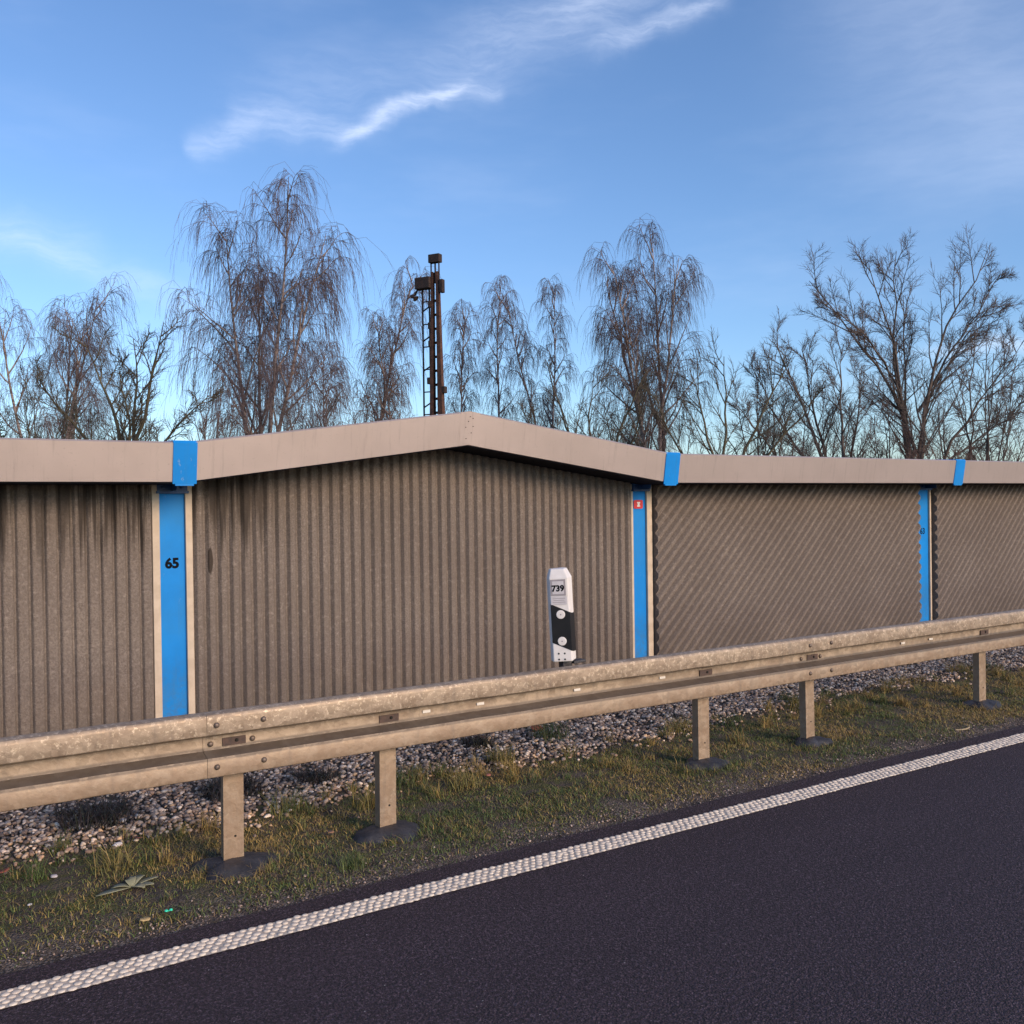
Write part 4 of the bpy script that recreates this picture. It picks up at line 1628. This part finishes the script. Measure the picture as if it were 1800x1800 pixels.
spreader('broad_tree', (26.4, 21.04),
         [[(0, 0, 0), (-.25, 0, 2.4), (-.9, .2, 4.8), (-1.9, .2, 7.3)], [(.15, 0, 0), (.05, .2, 2.4), (-.5, .4, 4.6), (-1.0, .3, 7.0)],
          [(0, 0, .8), (-1.2, -.2, 2.4), (-2.4, -.3, 3.9), (-3.4, -.2, 5.2)], [(.2, 0, 0), (.2, -.4, 3.0), (-.1, -.6, 5.4), (.1, -.6, 7.0)],
          [(.2, 0, 0), (.5, .2, 2.8), (.9, .3, 4.6), (1.0, .3, 6.2)], [(0, 0, 1.4), (-.8, .6, 3.4), (-1.9, .9, 5.0), (-2.6, .8, 6.6)]],
         33, 'left leaning tree with dense fine crown beside the largest tree', TG, n2=13, n3=10, n4=8, l2=.32, l3=.38, r=.11, up=.06)
spreader('broad_tree', (20.4, 20.15),
         [[(0, 0, 0), (.3, 0, 2.8), (1.1, .2, 4.4), (2.0, .2, 6.1)], [(0, 0, 0), (-.2, 0, 2.8), (-.6, .2, 4.4), (-1.0, 0, 5.8)],
          [(0, 0, 0), (0, .3, 3.0), (.2, .5, 4.8), (.1, .4, 6.2)], [(0, 0, 1.2), (.9, -.3, 3.0), (1.8, -.5, 4.0), (2.6, -.5, 5.0)],
          [(0, 0, 1.5), (-.9, .3, 2.9), (-1.6, .2, 4.0), (-2.0, .2, 5.1)]],
         34, 'small spreading mossy tree between the reddish birch and the leaning tree', TG, 'olive_bark', 'olive_twig', n2=10, n3=7, n4=5, r=.10, up=.05)
spreader('broad_tree', (18.6, 23.9),
         [[(0, 0, 0), (-.3, 0, 2.6), (-.9, .2, 4.4), (-1.4, .2, 6.0)], [(.3, 0, 0), (.5, 0, 2.8), (.8, .2, 4.4), (1.7, 0, 6.2)],
          [(0, 0, 0), (.0, .3, 3.0), (-.2, .5, 4.6), (.0, .4, 5.9)], [(0, 0, 1.2), (-1.0, -.2, 2.8), (-1.9, -.3, 4.0), (-2.3, -.2, 4.9)],
          [(.3, 0, 0), (.9, .2, 3.0), (1.4, .3, 4.6), (1.5, .4, 5.6)]],
         35, 'mossy forked tree in front of the reddish birch', TG, 'olive_bark', 'olive_twig', n2=11, n3=7, n4=5, r=.11, up=.04)
for (lx, ly, H, sd, lb) in [(28.81, 26.62, 7.4, 36, 'thin upright pole tree, the left one of a pair right of centre'),
                            (30.86, 27.68, 8.0, 37, 'thin upright pole tree, the right one of a pair right of centre')]:
    spreader('pole_tree', (lx, ly), [[(0, 0, 0), (.05, 0, H * .4), (-.05, .1, H * .7), (.1, 0, H)], [(0, 0, H * .35), (.4, .1, H * .6), (.6, .1, H * .85)],
                                     [(0, 0, H * .3), (-.5, .1, H * .55), (-.8, .1, H * .8)]], sd, lb, 'thin pole trees behind the wall', n2=9, n3=6, n4=5, r=.07)
for (lx, ly, H, half, n_, sd, mats, lb) in [
        (3.86, 33.24, 5.9, 2.4, 9, 41, ('olive_bark', 'olive_twig'), 'wide tangled shrub below the far left birch'),
        (8.60, 30.17, 5.4, 2.2, 9, 42, ('bark', 'red_twig'), 'tangled shrub between the mossy tree and the tallest birch'),
        (11.3, 28.45, 5.2, 2.2, 9, 43, ('bark', 'twig'), 'dense shrub at the foot of the tallest birch'),
        (14.6, 31.50, 6.2, 2.2, 9, 44, ('bark', 'red_twig'), 'upright shrub left of the foot of the mast'),
        (18.6, 33.0, 5.4, 2.4, 8, 45, ('bark', 'twig'), 'sparse shrub right of the foot of the mast'),
        (16.87, 22.43, 4.3, 1.5, 7, 46, ('olive_bark', 'olive_twig'), 'low mossy shrub at the right slope of the gable'),
        (28.9, 17.4, 7.3, 2.0, 12, 47, ('bark', 'twig'), 'tall many stemmed shrub at the far right edge'),
        (27.9, 20.0, 5.0, 1.7, 11, 48, ('bark', 'red_twig'), 'dense reddish shrub at the foot of the largest tree'),
        (25.2, 16.6, 3.6, 1.5, 8, 49, ('bark', 'red_twig'), 'low reddish shrub right of the largest tree trunk'),
        (22.9, 19.4, 4.3, 1.6, 7, 50, ('bark', 'twig'), 'low shrub under the leaning tree')]:
    spreader('shrub', (lx, ly), fan(n_, H, half, sd), sd, lb, SG, *mats, n2=8, n3=6, n4=5, l2=.30, r=.05, up=.05, cat='shrub', twig_r=.0062)

# little dark conifer at the left edge
cf = empty('conifer', (3.66, 45.28, -.12), VIEW_YAW)
tag(cf, 'dark green conifer just showing above the wall at far left', 'conifer')
R = np.random.default_rng(5)
p0 = np.array([[(0, 0, z) for z in np.linspace(0, 6.6, 8)]])
obj('trunk', np_mesh('trunk', *tubes(p0, np.array([.12]), np.array([.01]), 6)), 'bark', cf, True)
n = 230
z = R.uniform(1.0, 6.5, n)
a = R.uniform(0, 6.28, n)
L = (6.9 - z) * .26 + .12
bp = grow(np.stack([0 * z, 0 * z, z], -1), np.stack([np.cos(a), np.sin(a), np.full(n, -.12)], -1), L, 6, .05, .03, R)
q, d, l, t = kids(bp, L, 12, .15, 1.0, (35, 70), .20, R, taper=.3)
p2 = grow(q, d, l + .09, 3, .05, .05, R)
obj('crown', np_mesh('crown', *join([tubes(bp, np.full(n, .014), np.full(n, .004), 4), tubes(p2, np.full(len(l), .026), np.full(len(l), .006), 3)])), 'needle', cf)

# bird
bd = empty('bird', (40.27, 45.54, 18.84), .4)
tag(bd, 'tiny dark bird flying in the blue sky', 'bird')
mb = MB()
rings = [(-.11, .004), (-.06, .020), (0, .032), (.06, .026), (.095, .018), (.12, .003)]
vs, fs = [], []
for x_, r_ in rings:
    for k2 in range(8):
        an = 2 * math.pi * k2 / 8
        vs.append((x_, r_ * math.cos(an), r_ * .85 * math.sin(an)))
for i in range(len(rings) - 1):
    for k2 in range(8):
        fs.append((i * 8 + k2, i * 8 + (k2 + 1) % 8, (i + 1) * 8 + (k2 + 1) % 8, (i + 1) * 8 + k2))
mb.add(vs, fs)
mb.build('body', 'bird', bd, True)
for sgn in (-1, 1):
    w_ = MB()
    w_.hexa([(-.03, sgn * .02, .01), (.05, sgn * .02, .01), (.05, sgn * .02, .018), (-.03, sgn * .02, .018)],
            [(-.05, sgn * .12, .055), (.035, sgn * .12, .055), (.035, sgn * .12, .060), (-.05, sgn * .12, .060)])
    w_.hexa([(-.05, sgn * .1201, .055), (.035, sgn * .1201, .055), (.035, sgn * .1201, .060), (-.05, sgn * .1201, .060)],
            [(-.07, sgn * .22, .045), (-.05, sgn * .22, .045), (-.05, sgn * .22, .048), (-.07, sgn * .22, .048)])
    w_.build('wing', 'bird', bd)
tl_ = MB().hexa([(-.10, -.012, 0), (-.10, .012, 0), (-.10, .012, .006), (-.10, -.012, .006)], [(-.17, -.03, 0), (-.17, .03, 0), (-.17, .03, .004), (-.17, -.03, .004)])
tl_.build('tail', 'bird', bd)
